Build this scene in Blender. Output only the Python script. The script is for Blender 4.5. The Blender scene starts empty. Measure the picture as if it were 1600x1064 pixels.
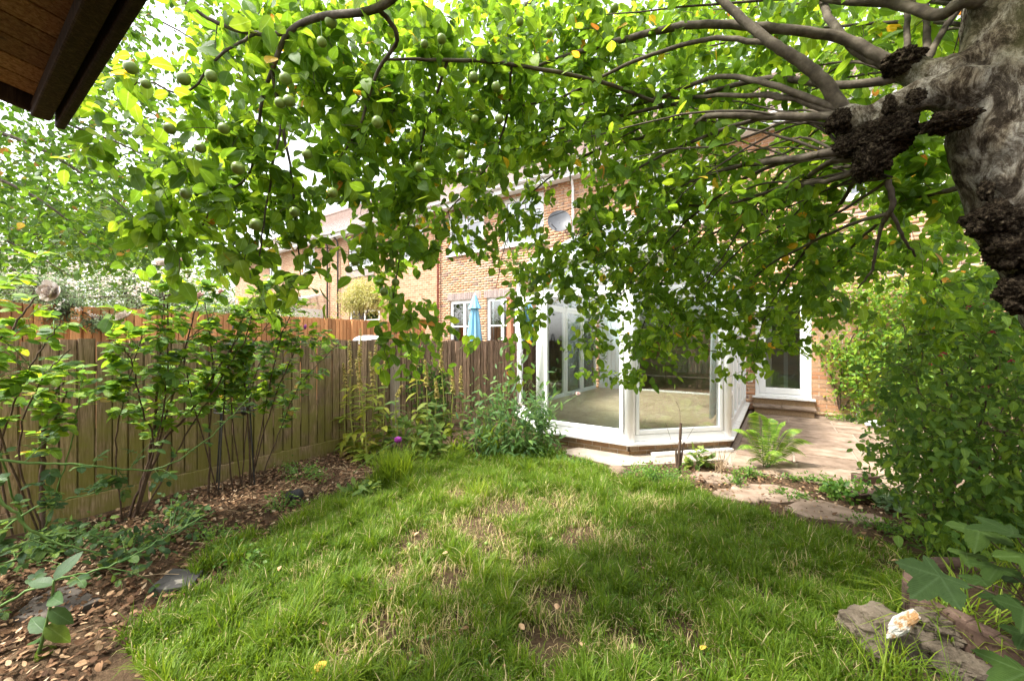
import bpy, math, numpy as np
from mathutils import Matrix, Vector
rng = np.random.default_rng(11)
scene = bpy.context.scene
C = scene.collection
# ------------------------------------------------------------------ camera
FPX, HORIZ, TH, CAMH = 614.0, 531.0, math.radians(34.05), 1.40
cam_d = bpy.data.cameras.new('camera'); cam = bpy.data.objects.new('camera', cam_d); C.objects.link(cam)
cam.location = (0, 0, CAMH); cam.rotation_euler = (math.pi/2, 0, TH)
cam_d.sensor_width = 36; cam_d.sensor_fit = 'HORIZONTAL'; cam_d.lens = FPX/1600*36
cam_d.clip_start = 0.05; cam_d.clip_end = 2000
scene.camera = cam
# ------------------------------------------------------------------ sky, sun, exposure
SUN = Vector((-0.42, -0.46, 1.05)).normalized()
world = bpy.data.worlds.new('World'); scene.world = world; world.use_nodes = True
wn = world.node_tree; wn.nodes.clear()
sky = wn.nodes.new('ShaderNodeTexSky'); sky.sky_type = 'NISHITA'; sky.sun_disc = False
sky.sun_elevation = math.asin(SUN.z); sky.sun_rotation = math.atan2(SUN.x, SUN.y)
sky.dust_density = 4.0; sky.air_density = 1.0; sky.ozone_density = 1.0
hsv = wn.nodes.new('ShaderNodeHueSaturation'); hsv.inputs['Saturation'].default_value = 0.22
bg = wn.nodes.new('ShaderNodeBackground'); bg.inputs['Strength'].default_value = 0.15
wo = wn.nodes.new('ShaderNodeOutputWorld')
wn.links.new(sky.outputs[0], hsv.inputs['Color']); wn.links.new(hsv.outputs[0], bg.inputs['Color'])
wn.links.new(bg.outputs[0], wo.inputs['Surface'])
sd = bpy.data.lights.new('sun', 'SUN'); sd.energy = 2.0; sd.angle = math.radians(9); sd.color = (1.0, 0.95, 0.86)
so = bpy.data.objects.new('sun', sd); C.objects.link(so)
so.rotation_euler = (-SUN).to_track_quat('-Z', 'Y').to_euler(); so.location = (-6, -8, 14)
scene.view_settings.view_transform = 'Standard'; scene.view_settings.look = 'None'
scene.view_settings.exposure = 2.22; scene.view_settings.gamma = 1
scene.render.engine = 'CYCLES'
scene.cycles.max_bounces = 8; scene.cycles.transparent_max_bounces = 16
# ------------------------------------------------------------------ pixel <-> place
FW = np.array([-math.sin(TH), math.cos(TH), 0]); RT = np.array([math.cos(TH), math.sin(TH), 0]); UP = np.array([0, 0, 1.0])
CAM = np.array([0, 0, CAMH])
def ray(px, py): return FW + (px-800)/FPX*RT + (HORIZ-py)/FPX*UP
def P(px, py, d): return CAM + d*ray(px, py)
def G(px, py, z=0.0):
    r = ray(px, py); return CAM + (z-CAMH)/r[2]*r
def onY(px, py, Y):
    r = ray(px, py); return CAM + Y/r[1]*r
def onX(px, py, X):
    r = ray(px, py); return CAM + X/r[0]*r
def proj(V):
    D = V-CAM; dep = D@FW; s = FPX/np.maximum(dep, 1e-3)
    return 800+(D@RT)*s, HORIZ-(D@UP)*s, dep
def unit(v): return v/np.maximum(np.linalg.norm(v, axis=-1, keepdims=True), 1e-9)
# ------------------------------------------------------------------ object helpers
def wm(o):
    M = o.matrix_basis.copy()
    return wm(o.parent) @ o.matrix_parent_inverse @ M if o.parent else M
def adopt(o, parent):
    if parent is not None:
        o.parent = parent; o.matrix_parent_inverse = wm(parent).inverted()
    return o
def tag(o, label=None, cat=None, group=None, kind=None):
    if label: o['label'] = label
    if cat: o['category'] = cat
    if group: o['group'] = group
    if kind: o['kind'] = kind
    return o
def thing(name, loc, label, cat, group=None):
    o = bpy.data.objects.new(name, None); C.objects.link(o); o.location = tuple(float(a) for a in loc)
    o.empty_display_size = 0.1
    return tag(o, label, cat, group)
def npmesh(name, V, F, attrs=None, smooth=False):
    V = np.asarray(V, dtype=np.float32); F = np.asarray(F, dtype=np.int32)
    me = bpy.data.meshes.new(name); k = F.shape[1]
    me.vertices.add(len(V)); me.vertices.foreach_set('co', V.ravel())
    me.loops.add(F.size); me.loops.foreach_set('vertex_index', F.ravel())
    me.polygons.add(len(F)); me.polygons.foreach_set('loop_start', np.arange(0, F.size, k, dtype=np.int32))
    try: me.polygons.foreach_set('loop_total', np.full(len(F), k, dtype=np.int32))
    except Exception: pass
    if smooth: me.polygons.foreach_set('use_smooth', np.ones(len(F), dtype=bool))
    for n, a in (attrs or {}).items():
        at = me.attributes.new(n, 'FLOAT', 'POINT'); at.data.foreach_set('value', np.asarray(a, dtype=np.float32))
    me.update(calc_edges=True); me.validate()
    return me
def obj(name, me, mat, parent=None, kind=None):
    o = bpy.data.objects.new(name, me); C.objects.link(o)
    if mat and not me.materials: me.materials.append(mat)
    adopt(o, parent)
    if kind: o['kind'] = kind
    return o
class MB:
    def __init__(s): s.v = []; s.f = []
    def add(s, V, F):
        n = len(s.v); s.v += [tuple(map(float, a)) for a in V]; s.f += [tuple(int(i)+n for i in f) for f in F]; return s
    def box(s, x0, x1, y0, y1, z0, z1):
        return s.add([(x0,y0,z0),(x1,y0,z0),(x1,y1,z0),(x0,y1,z0),(x0,y0,z1),(x1,y0,z1),(x1,y1,z1),(x0,y1,z1)],
                     [(0,3,2,1),(4,5,6,7),(0,1,5,4),(1,2,6,5),(2,3,7,6),(3,0,4,7)])
    def beam(s, a, b, w, h, up=(0,0,1)):
        a = np.array(a, float); b = np.array(b, float); d = unit(b-a); u = np.array(up, float)
        if abs(d@u) > .98: u = np.array([0,1.,0])
        r = unit(np.cross(d, u)); u = np.cross(r, d)
        V = [p+sx*r*w/2+su*u*h/2 for p in (a, b) for sx, su in ((-1,-1),(1,-1),(1,1),(-1,1))]
        return s.add(V, [(3,2,1,0),(4,5,6,7),(0,1,5,4),(1,2,6,5),(2,3,7,6),(3,0,4,7)])
    def prism(s, poly, z0, z1):
        n = len(poly)
        V = [(p[0],p[1],z0) for p in poly]+[(p[0],p[1],z1) for p in poly]
        F = [tuple(range(n))[::-1], tuple(range(n, 2*n))]+[(i,(i+1)%n,n+(i+1)%n,n+i) for i in range(n)]
        return s.add(V, F)
    def tube(s, pts, rad, n=8):
        V, F = tube(pts, rad, n); s.add(V, F); k = len(V)
        s.f.append(tuple(len(s.v)-k+i for i in range(n))[::-1]); s.f.append(tuple(len(s.v)-n+i for i in range(n))); return s
    def mesh(s, name, smooth=False, bevel=0):
        me = bpy.data.meshes.new(name); me.from_pydata(s.v, [], s.f); me.update()
        if smooth: me.polygons.foreach_set('use_smooth', [True]*len(me.polygons))
        return me
    def build(s, name, mat, parent=None, smooth=False, bevel=0, kind=None):
        o = obj(name, s.mesh(name, smooth), mat, parent, kind)
        if bevel:
            m = o.modifiers.new('bevel', 'BEVEL'); m.width = bevel; m.segments = 2; m.limit_method = 'ANGLE'
        return o
def tube(pts, rad, n=6):
    pts = np.asarray(pts, float); m = len(pts); rad = np.broadcast_to(np.asarray(rad, float), (m,))
    T = unit(np.gradient(pts, axis=0)); ref = np.array([0.31, 0.17, 0.93])
    if np.max(np.abs(T@ref)) > .97: ref = np.array([0.9, -0.35, 0.1])
    A = unit(np.cross(T, ref)); B = np.cross(T, A)
    an = np.arange(n)/n*2*math.pi
    V = pts[:,None,:]+rad[:,None,None]*(np.cos(an)[None,:,None]*A[:,None,:]+np.sin(an)[None,:,None]*B[:,None,:])
    i = np.arange(m-1)[:,None]*n; j = np.arange(n)[None,:]; k = (j+1)%n
    F = np.stack([i+j, i+k, i+n+k, i+n+j], -1).reshape(-1, 4)
    return V.reshape(-1, 3), F
class NB:
    """numpy batch with one polygon size"""
    def __init__(s): s.V = []; s.F = []; s.n = 0; s.A = []
    def add(s, V, F, a=None):
        s.V.append(V); s.F.append(np.asarray(F)+s.n); s.n += len(V); s.A.append(np.full(len(V), rng.random() if a is None else a))
    def build(s, name, mat, parent=None, kind=None, smooth=True):
        if not s.V: return None
        return obj(name, npmesh(name, np.concatenate(s.V), np.concatenate(s.F), {'rnd': np.concatenate(s.A)}, smooth), mat, parent, kind)
def spline(pts, n=6):
    """Catmull-Rom through rows of any width"""
    p = np.asarray(pts, float); p = np.vstack([2*p[0]-p[1], p, 2*p[-1]-p[-2]]); out = []
    for i in range(1, len(p)-2):
        for t in np.arange(n)/n:
            a, b, c, d = p[i-1:i+3]
            out.append(.5*((2*b)+(c-a)*t+(2*a-5*b+4*c-d)*t*t+(3*b-a-3*c+d)*t**3))
    out.append(p[-2]); return np.array(out)
# ------------------------------------------------------------------ materials
def newmat(name):
    m = bpy.data.materials.new(name); m.use_nodes = True; nt = m.node_tree; nt.nodes.clear()
    return m, nt, nt.nodes.new('ShaderNodeOutputMaterial')
def N(nt, t, **kw):
    n = nt.nodes.new('ShaderNode'+t)
    for k, v in kw.items():
        if k in n.inputs.keys() if isinstance(k, str) else False: n.inputs[k].default_value = v
        else: setattr(n, k, v)
    return n
def L(nt, a, b): nt.links.new(a, b)
def c4(c): return (c[0], c[1], c[2], 1)
def ramp(nt, fac, stops, interp='LINEAR'):
    r = N(nt, 'ValToRGB'); r.color_ramp.interpolation = interp; e = r.color_ramp.elements
    while len(e) < len(stops): e.new(0.5)
    for k, (p, c) in enumerate(stops): e[k].position = p; e[k].color = c4(c) if len(c) == 3 else c
    L(nt, fac, r.inputs[0]); return r.outputs[0]
def noise(nt, vec, scale, detail=4, rough=.55, dist=0):
    n = N(nt, 'TexNoise'); n.inputs['Scale'].default_value = scale; n.inputs['Detail'].default_value = detail
    n.inputs['Roughness'].default_value = rough; n.inputs['Distortion'].default_value = dist
    if vec is not None: L(nt, vec, n.inputs['Vector'])
    return n.outputs['Fac']
def mixc(nt, fac, a, b, mode='MIX'):
    m = N(nt, 'Mix', data_type='RGBA', blend_type=mode)
    for s, v in ((0, fac), (6, a), (7, b)):
        if hasattr(v, 'is_linked'): L(nt, v, m.inputs[s])
        else: m.inputs[s].default_value = v if s == 0 else c4(v)
    return m.outputs[2]
def mth(nt, op, a, b=0.0, clamp=False):
    m = N(nt, 'Math', operation=op, use_clamp=clamp)
    for s, v in ((0, a), (1, b)):
        if hasattr(v, 'is_linked'): L(nt, v, m.inputs[s])
        else: m.inputs[s].default_value = v
    return m.outputs[0]
def bump(nt, h, strength=.3, dist=.01):
    b = N(nt, 'Bump'); b.inputs['Strength'].default_value = strength; b.inputs['Distance'].default_value = dist
    L(nt, h, b.inputs['Height']); return b.outputs[0]
def pos(nt, scale=(1,1,1)):
    g = N(nt, 'NewGeometry'); m = N(nt, 'Mapping'); m.inputs['Scale'].default_value = scale
    L(nt, g.outputs['Position'], m.inputs['Vector']); return m.outputs[0]
def pm(name, stops, scale=6, stretch=(1,1,1), rough=.7, bumps=.25, bscale=40, spec=.3, detail=5, objvar=0.0, metal=0, bdist=.006):
    m, nt, out = newmat(name); v = pos(nt, stretch)
    col = ramp(nt, noise(nt, v, scale, detail, .6), stops)
    if objvar:
        oi = N(nt, 'ObjectInfo'); f = mth(nt, 'MULTIPLY_ADD', oi.outputs['Random'], 2*objvar); nt.nodes[-1].inputs[2].default_value = 1-objvar
        hs = N(nt, 'HueSaturation'); L(nt, col, hs.inputs['Color']); L(nt, f, hs.inputs['Value']); col = hs.outputs[0]
    b = N(nt, 'BsdfPrincipled'); L(nt, col, b.inputs['Base Color']); b.inputs['Roughness'].default_value = rough
    b.inputs['Specular IOR Level'].default_value = spec; b.inputs['Metallic'].default_value = metal
    if bumps: L(nt, bump(nt, noise(nt, v, bscale, 6, .65), bumps, bdist), b.inputs['Normal'])
    L(nt, b.outputs[0], out.inputs[0]); return m
def leafmat(name, stops, trans=.42, tcol=1.9, rough=.42, spec=.22, veins=True, vein_col=1.5, sat=1.0, val=1.0):
    m, nt, out = newmat(name)
    at = N(nt, 'Attribute'); at.attribute_name = 'rnd'
    col = ramp(nt, at.outputs['Fac'], stops)
    nz = noise(nt, pos(nt), 55, 3)
    col = mixc(nt, .35, col, ramp(nt, nz, [(.3,(.55,.6,.5)),(.7,(1.3,1.25,1.2))]), 'MULTIPLY')
    hs0 = N(nt, 'HueSaturation'); hs0.inputs['Saturation'].default_value = sat; hs0.inputs['Value'].default_value = val; L(nt, col, hs0.inputs['Color']); col = hs0.outputs[0]
    b = N(nt, 'BsdfPrincipled'); b.inputs['Roughness'].default_value = rough; b.inputs['Specular IOR Level'].default_value = spec
    if veins:
        au = N(nt, 'Attribute'); au.attribute_name = 'u'; av = N(nt, 'Attribute'); av.attribute_name = 't'
        mid = mth(nt, 'SUBTRACT', 1.0, mth(nt, 'MULTIPLY', au.outputs['Fac'], 9.0), True)
        sv = mth(nt, 'SINE', mth(nt, 'SUBTRACT', mth(nt, 'MULTIPLY', av.outputs['Fac'], 48.0), mth(nt, 'MULTIPLY', au.outputs['Fac'], 14.0)))
        sv = mth(nt, 'POWER', mth(nt, 'ABSOLUTE', sv), 8.0)
        hs = N(nt, 'HueSaturation'); hs.inputs['Value'].default_value = vein_col; hs.inputs['Saturation'].default_value = .85; L(nt, col, hs.inputs['Color'])
        col = mixc(nt, mth(nt, 'ADD', mth(nt, 'MULTIPLY', mid, .75), mth(nt, 'MULTIPLY', sv, .16), True), col, hs.outputs[0])
        L(nt, bump(nt, mth(nt, 'ADD', mid, sv), .35, .002), b.inputs['Normal'])
    L(nt, col, b.inputs['Base Color'])
    t = N(nt, 'BsdfTranslucent'); hs2 = N(nt, 'HueSaturation'); hs2.inputs['Value'].default_value = tcol; hs2.inputs['Hue'].default_value = .485
    hs2.inputs['Saturation'].default_value = 1.05; L(nt, col, hs2.inputs['Color']); L(nt, hs2.outputs[0], t.inputs['Color'])
    mx = N(nt, 'MixShader'); mx.inputs[0].default_value = trans; L(nt, b.outputs[0], mx.inputs[1]); L(nt, t.outputs[0], mx.inputs[2])
    L(nt, mx.outputs[0], out.inputs[0]); return m
def glassmat(name, tint=(.93,.97,.96), refl=.9, base=0.03):
    m, nt, out = newmat(name)
    tr = N(nt, 'BsdfTransparent'); tr.inputs[0].default_value = c4(tint)
    gl = N(nt, 'BsdfGlossy'); gl.inputs['Roughness'].default_value = .01; gl.inputs[0].default_value = (refl, refl, refl, 1)
    fr = N(nt, 'Fresnel'); fr.inputs[0].default_value = 1.5
    mx = N(nt, 'MixShader'); L(nt, mth(nt, 'ADD', mth(nt, 'MULTIPLY', fr.outputs[0], 1.5), base, True), mx.inputs[0])
    L(nt, tr.outputs[0], mx.inputs[1]); L(nt, gl.outputs[0], mx.inputs[2]); L(nt, mx.outputs[0], out.inputs[0]); return m
M = {}
M['leaf_apple'] = leafmat('leaf_apple', [(0,(.048,.10,.010)),(.45,(.08,.155,.014)),(.8,(.13,.215,.018)),(.984,(.185,.265,.022)),(.989,(.50,.33,.03)),(1,(.36,.15,.03))], trans=.5, tcol=2.4, val=1.2)
M['leaf_left'] = leafmat('leaf_left', [(0,(.04,.10,.012)),(.6,(.08,.18,.018)),(.95,(.13,.24,.022)),(1,(.30,.16,.04))], trans=.45, tcol=2.0, val=.9)
M['leaf_rose'] = leafmat('leaf_rose', [(0,(.055,.12,.03)),(.35,(.09,.18,.022)),(.75,(.16,.27,.02)),(.97,(.24,.34,.025)),(1,(.32,.2,.04))], trans=.42, tcol=2.2, rough=.42)
M['leaf_rosedark'] = leafmat('leaf_rosedark', [(0,(.035,.078,.03)),(.6,(.06,.12,.032)),(1,(.12,.19,.026))], trans=.35, rough=.42)
M['leaf_fox'] = leafmat('leaf_fox', [(0,(.12,.19,.025)),(.5,(.21,.27,.03)),(.85,(.32,.33,.04)),(1,(.36,.24,.08))], trans=.4, tcol=1.6)
M['leaf_foxgreen'] = leafmat('leaf_foxgreen', [(0,(.08,.15,.035)),(.6,(.14,.22,.04)),(1,(.24,.28,.05))], trans=.4, tcol=1.7)
M['leaf_peony'] = leafmat('leaf_peony', [(0,(.05,.11,.035)),(.6,(.08,.16,.04)),(1,(.14,.23,.05))], trans=.35, rough=.35)
M['leaf_fuchsia'] = leafmat('leaf_fuchsia', [(0,(.032,.072,.012)),(.5,(.06,.12,.016)),(.9,(.11,.18,.022)),(1,(.17,.25,.03))], trans=.42, tcol=2.1, val=1.35)
M['leaf_anemone'] = leafmat('leaf_anemone', [(0,(.024,.048,.012)),(.6,(.036,.068,.014)),(1,(.055,.095,.018))], trans=.25, rough=.6, spec=.1)
M['leaf_vine'] = leafmat('leaf_vine', [(0,(.07,.16,.02)),(.5,(.13,.245,.025)),(.9,(.22,.33,.03)),(1,(.36,.36,.05))], trans=.42, tcol=1.7, veins=False)
M['leaf_cover'] = leafmat('leaf_cover', [(0,(.05,.13,.018)),(.6,(.10,.2,.03)),(1,(.18,.28,.05))], trans=.4, veins=False)
M['leaf_fern'] = leafmat('leaf_fern', [(0,(.09,.18,.022)),(.6,(.15,.26,.035)),(1,(.25,.33,.06))], trans=.42, veins=False)
M['leaf_far'] = leafmat('leaf_far', [(0,(.045,.10,.010)),(.5,(.085,.165,.013)),(.9,(.15,.24,.018)),(1,(.2,.27,.022))], trans=.42, tcol=1.8, veins=False)
M['leaf_silver'] = leafmat('leaf_silver', [(0,(.07,.13,.06)),(.6,(.14,.2,.10)),(1,(.26,.33,.18))], trans=.35, veins=False)
M['leaf_gold'] = leafmat('leaf_gold', [(0,(.22,.25,.05)),(.6,(.45,.43,.14)),(1,(.66,.62,.36))], trans=.35, tcol=1.3, veins=False)
M['leaf_ivy'] = leafmat('leaf_ivy', [(0,(.05,.12,.02)),(.6,(.10,.19,.03)),(1,(.22,.3,.05))], trans=.35, veins=False)
M['litter'] = leafmat('litter', [(0,(.05,.026,.014)),(.4,(.12,.065,.035)),(.75,(.24,.14,.075)),(.93,(.36,.24,.14)),(1,(.5,.38,.26))], trans=.12, tcol=1.1, rough=.75, spec=.12, sat=1.0)
M['grass'] = leafmat('grass', [(0,(.055,.11,.010)),(.45,(.11,.185,.016)),(.8,(.19,.265,.024)),(.9,(.27,.33,.04)),(.93,(.40,.32,.15)),(1,(.52,.44,.25))], trans=.4, tcol=1.9, rough=.5, spec=.18, veins=False, val=1.08)
M['petal_white'] = leafmat('petal_white', [(0,(.78,.70,.66)),(1,(.86,.80,.74))], trans=.3, tcol=1.0, rough=.6, veins=False)
M['petal_pink'] = leafmat('petal_pink', [(0,(.68,.45,.42)),(1,(.8,.62,.56))], trans=.3, tcol=1.0, rough=.6, veins=False)
M['petal_purple'] = leafmat('petal_purple', [(0,(.35,.05,.35)),(1,(.55,.16,.5))], trans=.3, tcol=1.0, veins=False)
M['petal_red'] = leafmat('petal_red', [(0,(.5,.015,.05)),(1,(.65,.05,.14))], trans=.3, tcol=1.0, veins=False)
M['petal_fox'] = leafmat('petal_fox', [(0,(.35,.33,.06)),(.7,(.5,.42,.14)),(1,(.45,.26,.12))], trans=.3, tcol=1.1, veins=False)
M['apple'] = pm('apple', [(.3,(.12,.19,.028)),(.7,(.21,.28,.05))], 18, rough=.38, bumps=.05, spec=.45)
M['bark_twig'] = pm('bark_twig', [(.3,(.045,.034,.024)),(.7,(.12,.095,.07))], 30, rough=.85, bumps=.4, bscale=140)
M['bark_branch'] = pm('bark_branch', [(.3,(.04,.031,.021)),(.5,(.085,.068,.047)),(.72,(.16,.135,.1))], 22, rough=.85, bumps=.6, bscale=110, bdist=.004)
M['cane_green'] = pm('cane_green', [(.3,(.07,.15,.035)),(.7,(.13,.22,.05))], 20, rough=.5, bumps=.1)
M['cane_brown'] = pm('cane_brown', [(.3,(.05,.032,.022)),(.7,(.13,.085,.055))], 25, rough=.8, bumps=.4, bscale=120)
M['stem_yellow'] = pm('stem_yellow', [(.3,(.24,.26,.05)),(.7,(.36,.34,.09))], 20, rough=.6, bumps=.1)
M['stem_dry'] = pm('stem_dry', [(.3,(.22,.15,.08)),(.7,(.42,.32,.2))], 30, rough=.8, bumps=.3)
def bark_main():
    m, nt, out = newmat('bark_trunk'); v = pos(nt, (1, 1, .6))
    a = noise(nt, v, 6, 6, .65, .8); b = noise(nt, v, 42, 8, .8, .3); c = noise(nt, pos(nt, (1,1,.45)), 17, 9, .8, 1.0); g = noise(nt, v, 190, 3, .6)
    col = ramp(nt, a, [(.28,(.065,.05,.032)),(.42,(.15,.125,.09)),(.58,(.26,.24,.2)),(.8,(.38,.36,.315))])
    col = mixc(nt, .9, col, ramp(nt, c, [(.42,(.10,.07,.045)),(.475,(.5,.44,.38)),(.52,(.95,.95,.95)),(.60,(1.35,1.35,1.33))]), 'MULTIPLY')
    col = mixc(nt, .7, col, ramp(nt, b, [(.42,(.3,.23,.16)),(.5,(.95,.95,.95)),(.58,(1.5,1.5,1.45))]), 'MULTIPLY')
    col = mixc(nt, ramp(nt, noise(nt, v, 3.1, 4), [(.52,(0,0,0)),(.70,(.55,.55,.55))]), col, (.10,.105,.035))
    bs = N(nt, 'BsdfPrincipled'); L(nt, col, bs.inputs['Base Color']); bs.inputs['Roughness'].default_value = .92; bs.inputs['Specular IOR Level'].default_value = .1
    h = mth(nt, 'ADD', mth(nt, 'MULTIPLY', b, .6), mth(nt, 'ADD', mth(nt, 'MULTIPLY', c, .9), mth(nt, 'MULTIPLY', g, .3)))
    L(nt, bump(nt, h, 1.0, .02), bs.inputs['Normal']); L(nt, bs.outputs[0], out.inputs[0]); return m
M['bark_trunk'] = bark_main()
M['burr'] = pm('burr', [(.36,(.008,.006,.004)),(.5,(.035,.025,.016)),(.62,(.09,.07,.045)),(.75,(.2,.16,.11))], 110, rough=.98, bumps=1.0, bscale=130, spec=.05, bdist=.03, detail=8)
def fencemat(name, stops, algae=0.0, sc=1.0):
    m, nt, out = newmat(name); g = N(nt, 'NewGeometry'); oi = N(nt, 'ObjectInfo')
    off = N(nt, 'CombineXYZ'); L(nt, mth(nt, 'MULTIPLY', oi.outputs['Random'], 37.0), off.inputs[2])
    ad = N(nt, 'VectorMath', operation='ADD'); L(nt, g.outputs['Position'], ad.inputs[0]); L(nt, off.outputs[0], ad.inputs[1])
    mp = N(nt, 'Mapping'); mp.inputs['Scale'].default_value = (14*sc, 14*sc, .9*sc); L(nt, ad.outputs[0], mp.inputs['Vector'])
    gr = noise(nt, mp.outputs[0], 6, 6, .62, .8)
    col = ramp(nt, gr, stops)
    f = N(nt, 'MapRange'); f.inputs['To Min'].default_value = .6; f.inputs['To Max'].default_value = 1.35; L(nt, oi.outputs['Random'], f.inputs[0])
    hs = N(nt, 'HueSaturation'); L(nt, col, hs.inputs['Color']); L(nt, f.outputs[0], hs.inputs['Value']); col = hs.outputs[0]
    # knots
    vo = N(nt, 'TexVoronoi'); vo.inputs['Scale'].default_value = 1.0
    mk = N(nt, 'Mapping'); mk.inputs['Scale'].default_value = (9, 9, 4.5); L(nt, ad.outputs[0], mk.inputs['Vector']); L(nt, mk.outputs[0], vo.inputs['Vector'])
    col = mixc(nt, ramp(nt, vo.outputs['Distance'], [(.05,(.7,.7,.7)),(.11,(0,0,0))]), col, (.06,.035,.02))
    if algae:
        xyz = N(nt, 'SeparateXYZ'); L(nt, g.outputs['Position'], xyz.inputs[0])
        low = N(nt, 'MapRange'); low.inputs['From Min'].default_value = 1.7; low.inputs['From Max'].default_value = .35; L(nt, xyz.outputs[2], low.inputs[0])
        nearf = N(nt, 'MapRange'); nearf.inputs['From Min'].default_value = 4.0; nearf.inputs['From Max'].default_value = 2.4; L(nt, xyz.outputs[1], nearf.inputs[0])
        al = mth(nt, 'MULTIPLY', low.outputs[0], mth(nt, 'MULTIPLY_ADD', nearf.outputs[0], .8)); nt.nodes[-2].inputs[2].default_value = .2
        al = mth(nt, 'MULTIPLY', al, ramp(nt, noise(nt, g.outputs['Position'], 5, 4), [(.3,(.25,.25,.25)),(.6,(1.2,1.2,1.2))]), True)
        col = mixc(nt, mth(nt, 'MULTIPLY', al, algae), col, (.19,.175,.035))
    b = N(nt, 'BsdfPrincipled'); L(nt, col, b.inputs['Base Color']); b.inputs['Roughness'].default_value = .82; b.inputs['Specular IOR Level'].default_value = .2
    L(nt, bump(nt, gr, .5, .006), b.inputs['Normal']); L(nt, b.outputs[0], out.inputs[0]); return m
M['fence'] = fencemat('fence', [(.32,(.065,.04,.027)),(.44,(.17,.105,.07)),(.56,(.30,.195,.135)),(.7,(.45,.31,.22))], algae=.82)
M['fence_orange'] = fencemat('fence_orange', [(.3,(.44,.20,.08)),(.5,(.58,.29,.125)),(.7,(.66,.36,.17))])
M['shed_wood'] = fencemat('shed_wood', [(.3,(.12,.06,.022)),(.5,(.28,.15,.06)),(.7,(.42,.26,.12))])
M['shed_dark'] = fencemat('shed_dark', [(.3,(.022,.014,.009)),(.5,(.05,.03,.018)),(.7,(.10,.065,.04))])
M['red_wood'] = fencemat('red_wood', [(.3,(.25,.09,.05)),(.6,(.4,.17,.1))])
M['post_grey'] = fencemat('post_grey', [(.3,(.2,.16,.11)),(.6,(.36,.3,.22))])
M['white_pvc'] = pm('white_pvc', [(.3,(.74,.74,.73)),(.75,(.83,.83,.82))], 3, rough=.32, bumps=.03, bscale=8, spec=.5)
M['white_sill'] = pm('white_sill', [(.25,(.45,.42,.37)),(.42,(.72,.7,.67)),(.7,(.80,.79,.77))], 9, rough=.45, bumps=.1, spec=.4, detail=8)
M['glass'] = glassmat('glass'); M['glass_window'] = glassmat('glass_window', (.45,.5,.5), .95, .1)
M['poly_roof'] = glassmat('poly_roof', (.78,.86,.9), .9, .08)
M['mortar'] = pm('mortar', [(.3,(.46,.40,.33)),(.7,(.58,.52,.44))], 20, rough=.95, bumps=.5, bscale=150)
def brickmat(name, stops):
    m, nt, out = newmat(name); at = N(nt, 'Attribute'); at.attribute_name = 'rnd'; oi = N(nt, 'ObjectInfo')
    f = mth(nt, 'FRACT', mth(nt, 'ADD', at.outputs['Fac'], mth(nt, 'MULTIPLY', oi.outputs['Random'], 3.0)))
    col = ramp(nt, f, stops); v = pos(nt)
    col = mixc(nt, .6, col, ramp(nt, noise(nt, v, 40, 5, .65), [(.3,(.6,.55,.5)),(.7,(1.25,1.25,1.25))]), 'MULTIPLY')
    b = N(nt, 'BsdfPrincipled'); L(nt, col, b.inputs['Base Color']); b.inputs['Roughness'].default_value = .9; b.inputs['Specular IOR Level'].default_value = .15
    L(nt, bump(nt, noise(nt, v, 90, 5, .7), .5, .005), b.inputs['Normal']); L(nt, b.outputs[0], out.inputs[0]); return m
BR = [(0,(.42,.215,.115)),(.3,(.47,.28,.165)),(.55,(.5,.33,.21)),(.75,(.44,.21,.11)),(.88,(.42,.28,.19)),(.95,(.27,.17,.13)),(1,(.25,.16,.12))]
M['brick'] = brickmat('brick', BR)
M['brick_base'] = brickmat('brick_base', [(0,(.22,.13,.07)),(.5,(.30,.19,.10)),(1,(.26,.19,.12))])
M['brick_grey'] = brickmat('brick_grey', [(0,(.24,.20,.19)),(1,(.36,.30,.28))])
M['roof_tile'] = pm('roof_tile', [(.3,(.17,.12,.10)),(.7,(.28,.21,.18))], 7, rough=.85, bumps=.4)
M['gutter_white'] = pm('gutter_white', [(.3,(.7,.7,.69)),(.7,(.8,.8,.79))], 4, rough=.4, bumps=.02)
M['pipe_red'] = pm('pipe_red', [(.3,(.28,.08,.06)),(.7,(.38,.13,.10))], 8, rough=.5, bumps=.03)
M['pipe_black'] = pm('pipe_black', [(.3,(.05,.05,.05)),(.7,(.10,.09,.085))], 8, rough=.5, bumps=.03)
M['grey_metal'] = pm('grey_metal', [(.3,(.075,.078,.085)),(.7,(.10,.105,.115))], 6, rough=.5, bumps=.02)
M['black_metal'] = pm('black_metal', [(.3,(.015,.015,.015)),(.7,(.05,.045,.04))], 25, rough=.55, bumps=.2)
M['black_plastic'] = pm('black_plastic', [(.3,(.02,.02,.021)),(.7,(.05,.05,.052))], 14, rough=.5, bumps=.1)
M['plaster'] = pm('plaster', [(.3,(.62,.60,.55)),(.7,(.70,.68,.63))], 2, rough=.9, bumps=.05)
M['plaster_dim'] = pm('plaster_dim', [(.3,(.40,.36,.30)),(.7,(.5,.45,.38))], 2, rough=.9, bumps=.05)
M['blind'] = pm('blind', [(.3,(.68,.75,.77)),(.7,(.76,.82,.84))], 2, rough=.7, bumps=.03)
M['floor_dark'] = pm('floor_dark', [(.3,(.10,.055,.032)),(.7,(.19,.11,.065))], 5, (1,7,1), rough=.3, bumps=.05)
def tilemat():
    m, nt, out = newmat('tile_floor'); v = pos(nt)
    col = ramp(nt, noise(nt, v, 4.5, 7, .65, 1.2), [(.3,(.27,.18,.10)),(.5,(.38,.275,.165)),(.7,(.48,.37,.245))])
    b = N(nt, 'BsdfPrincipled'); L(nt, col, b.inputs['Base Color']); b.inputs['Roughness'].default_value = .35; L(nt, b.outputs[0], out.inputs[0]); return m
M['tile_floor'] = tilemat()
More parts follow.
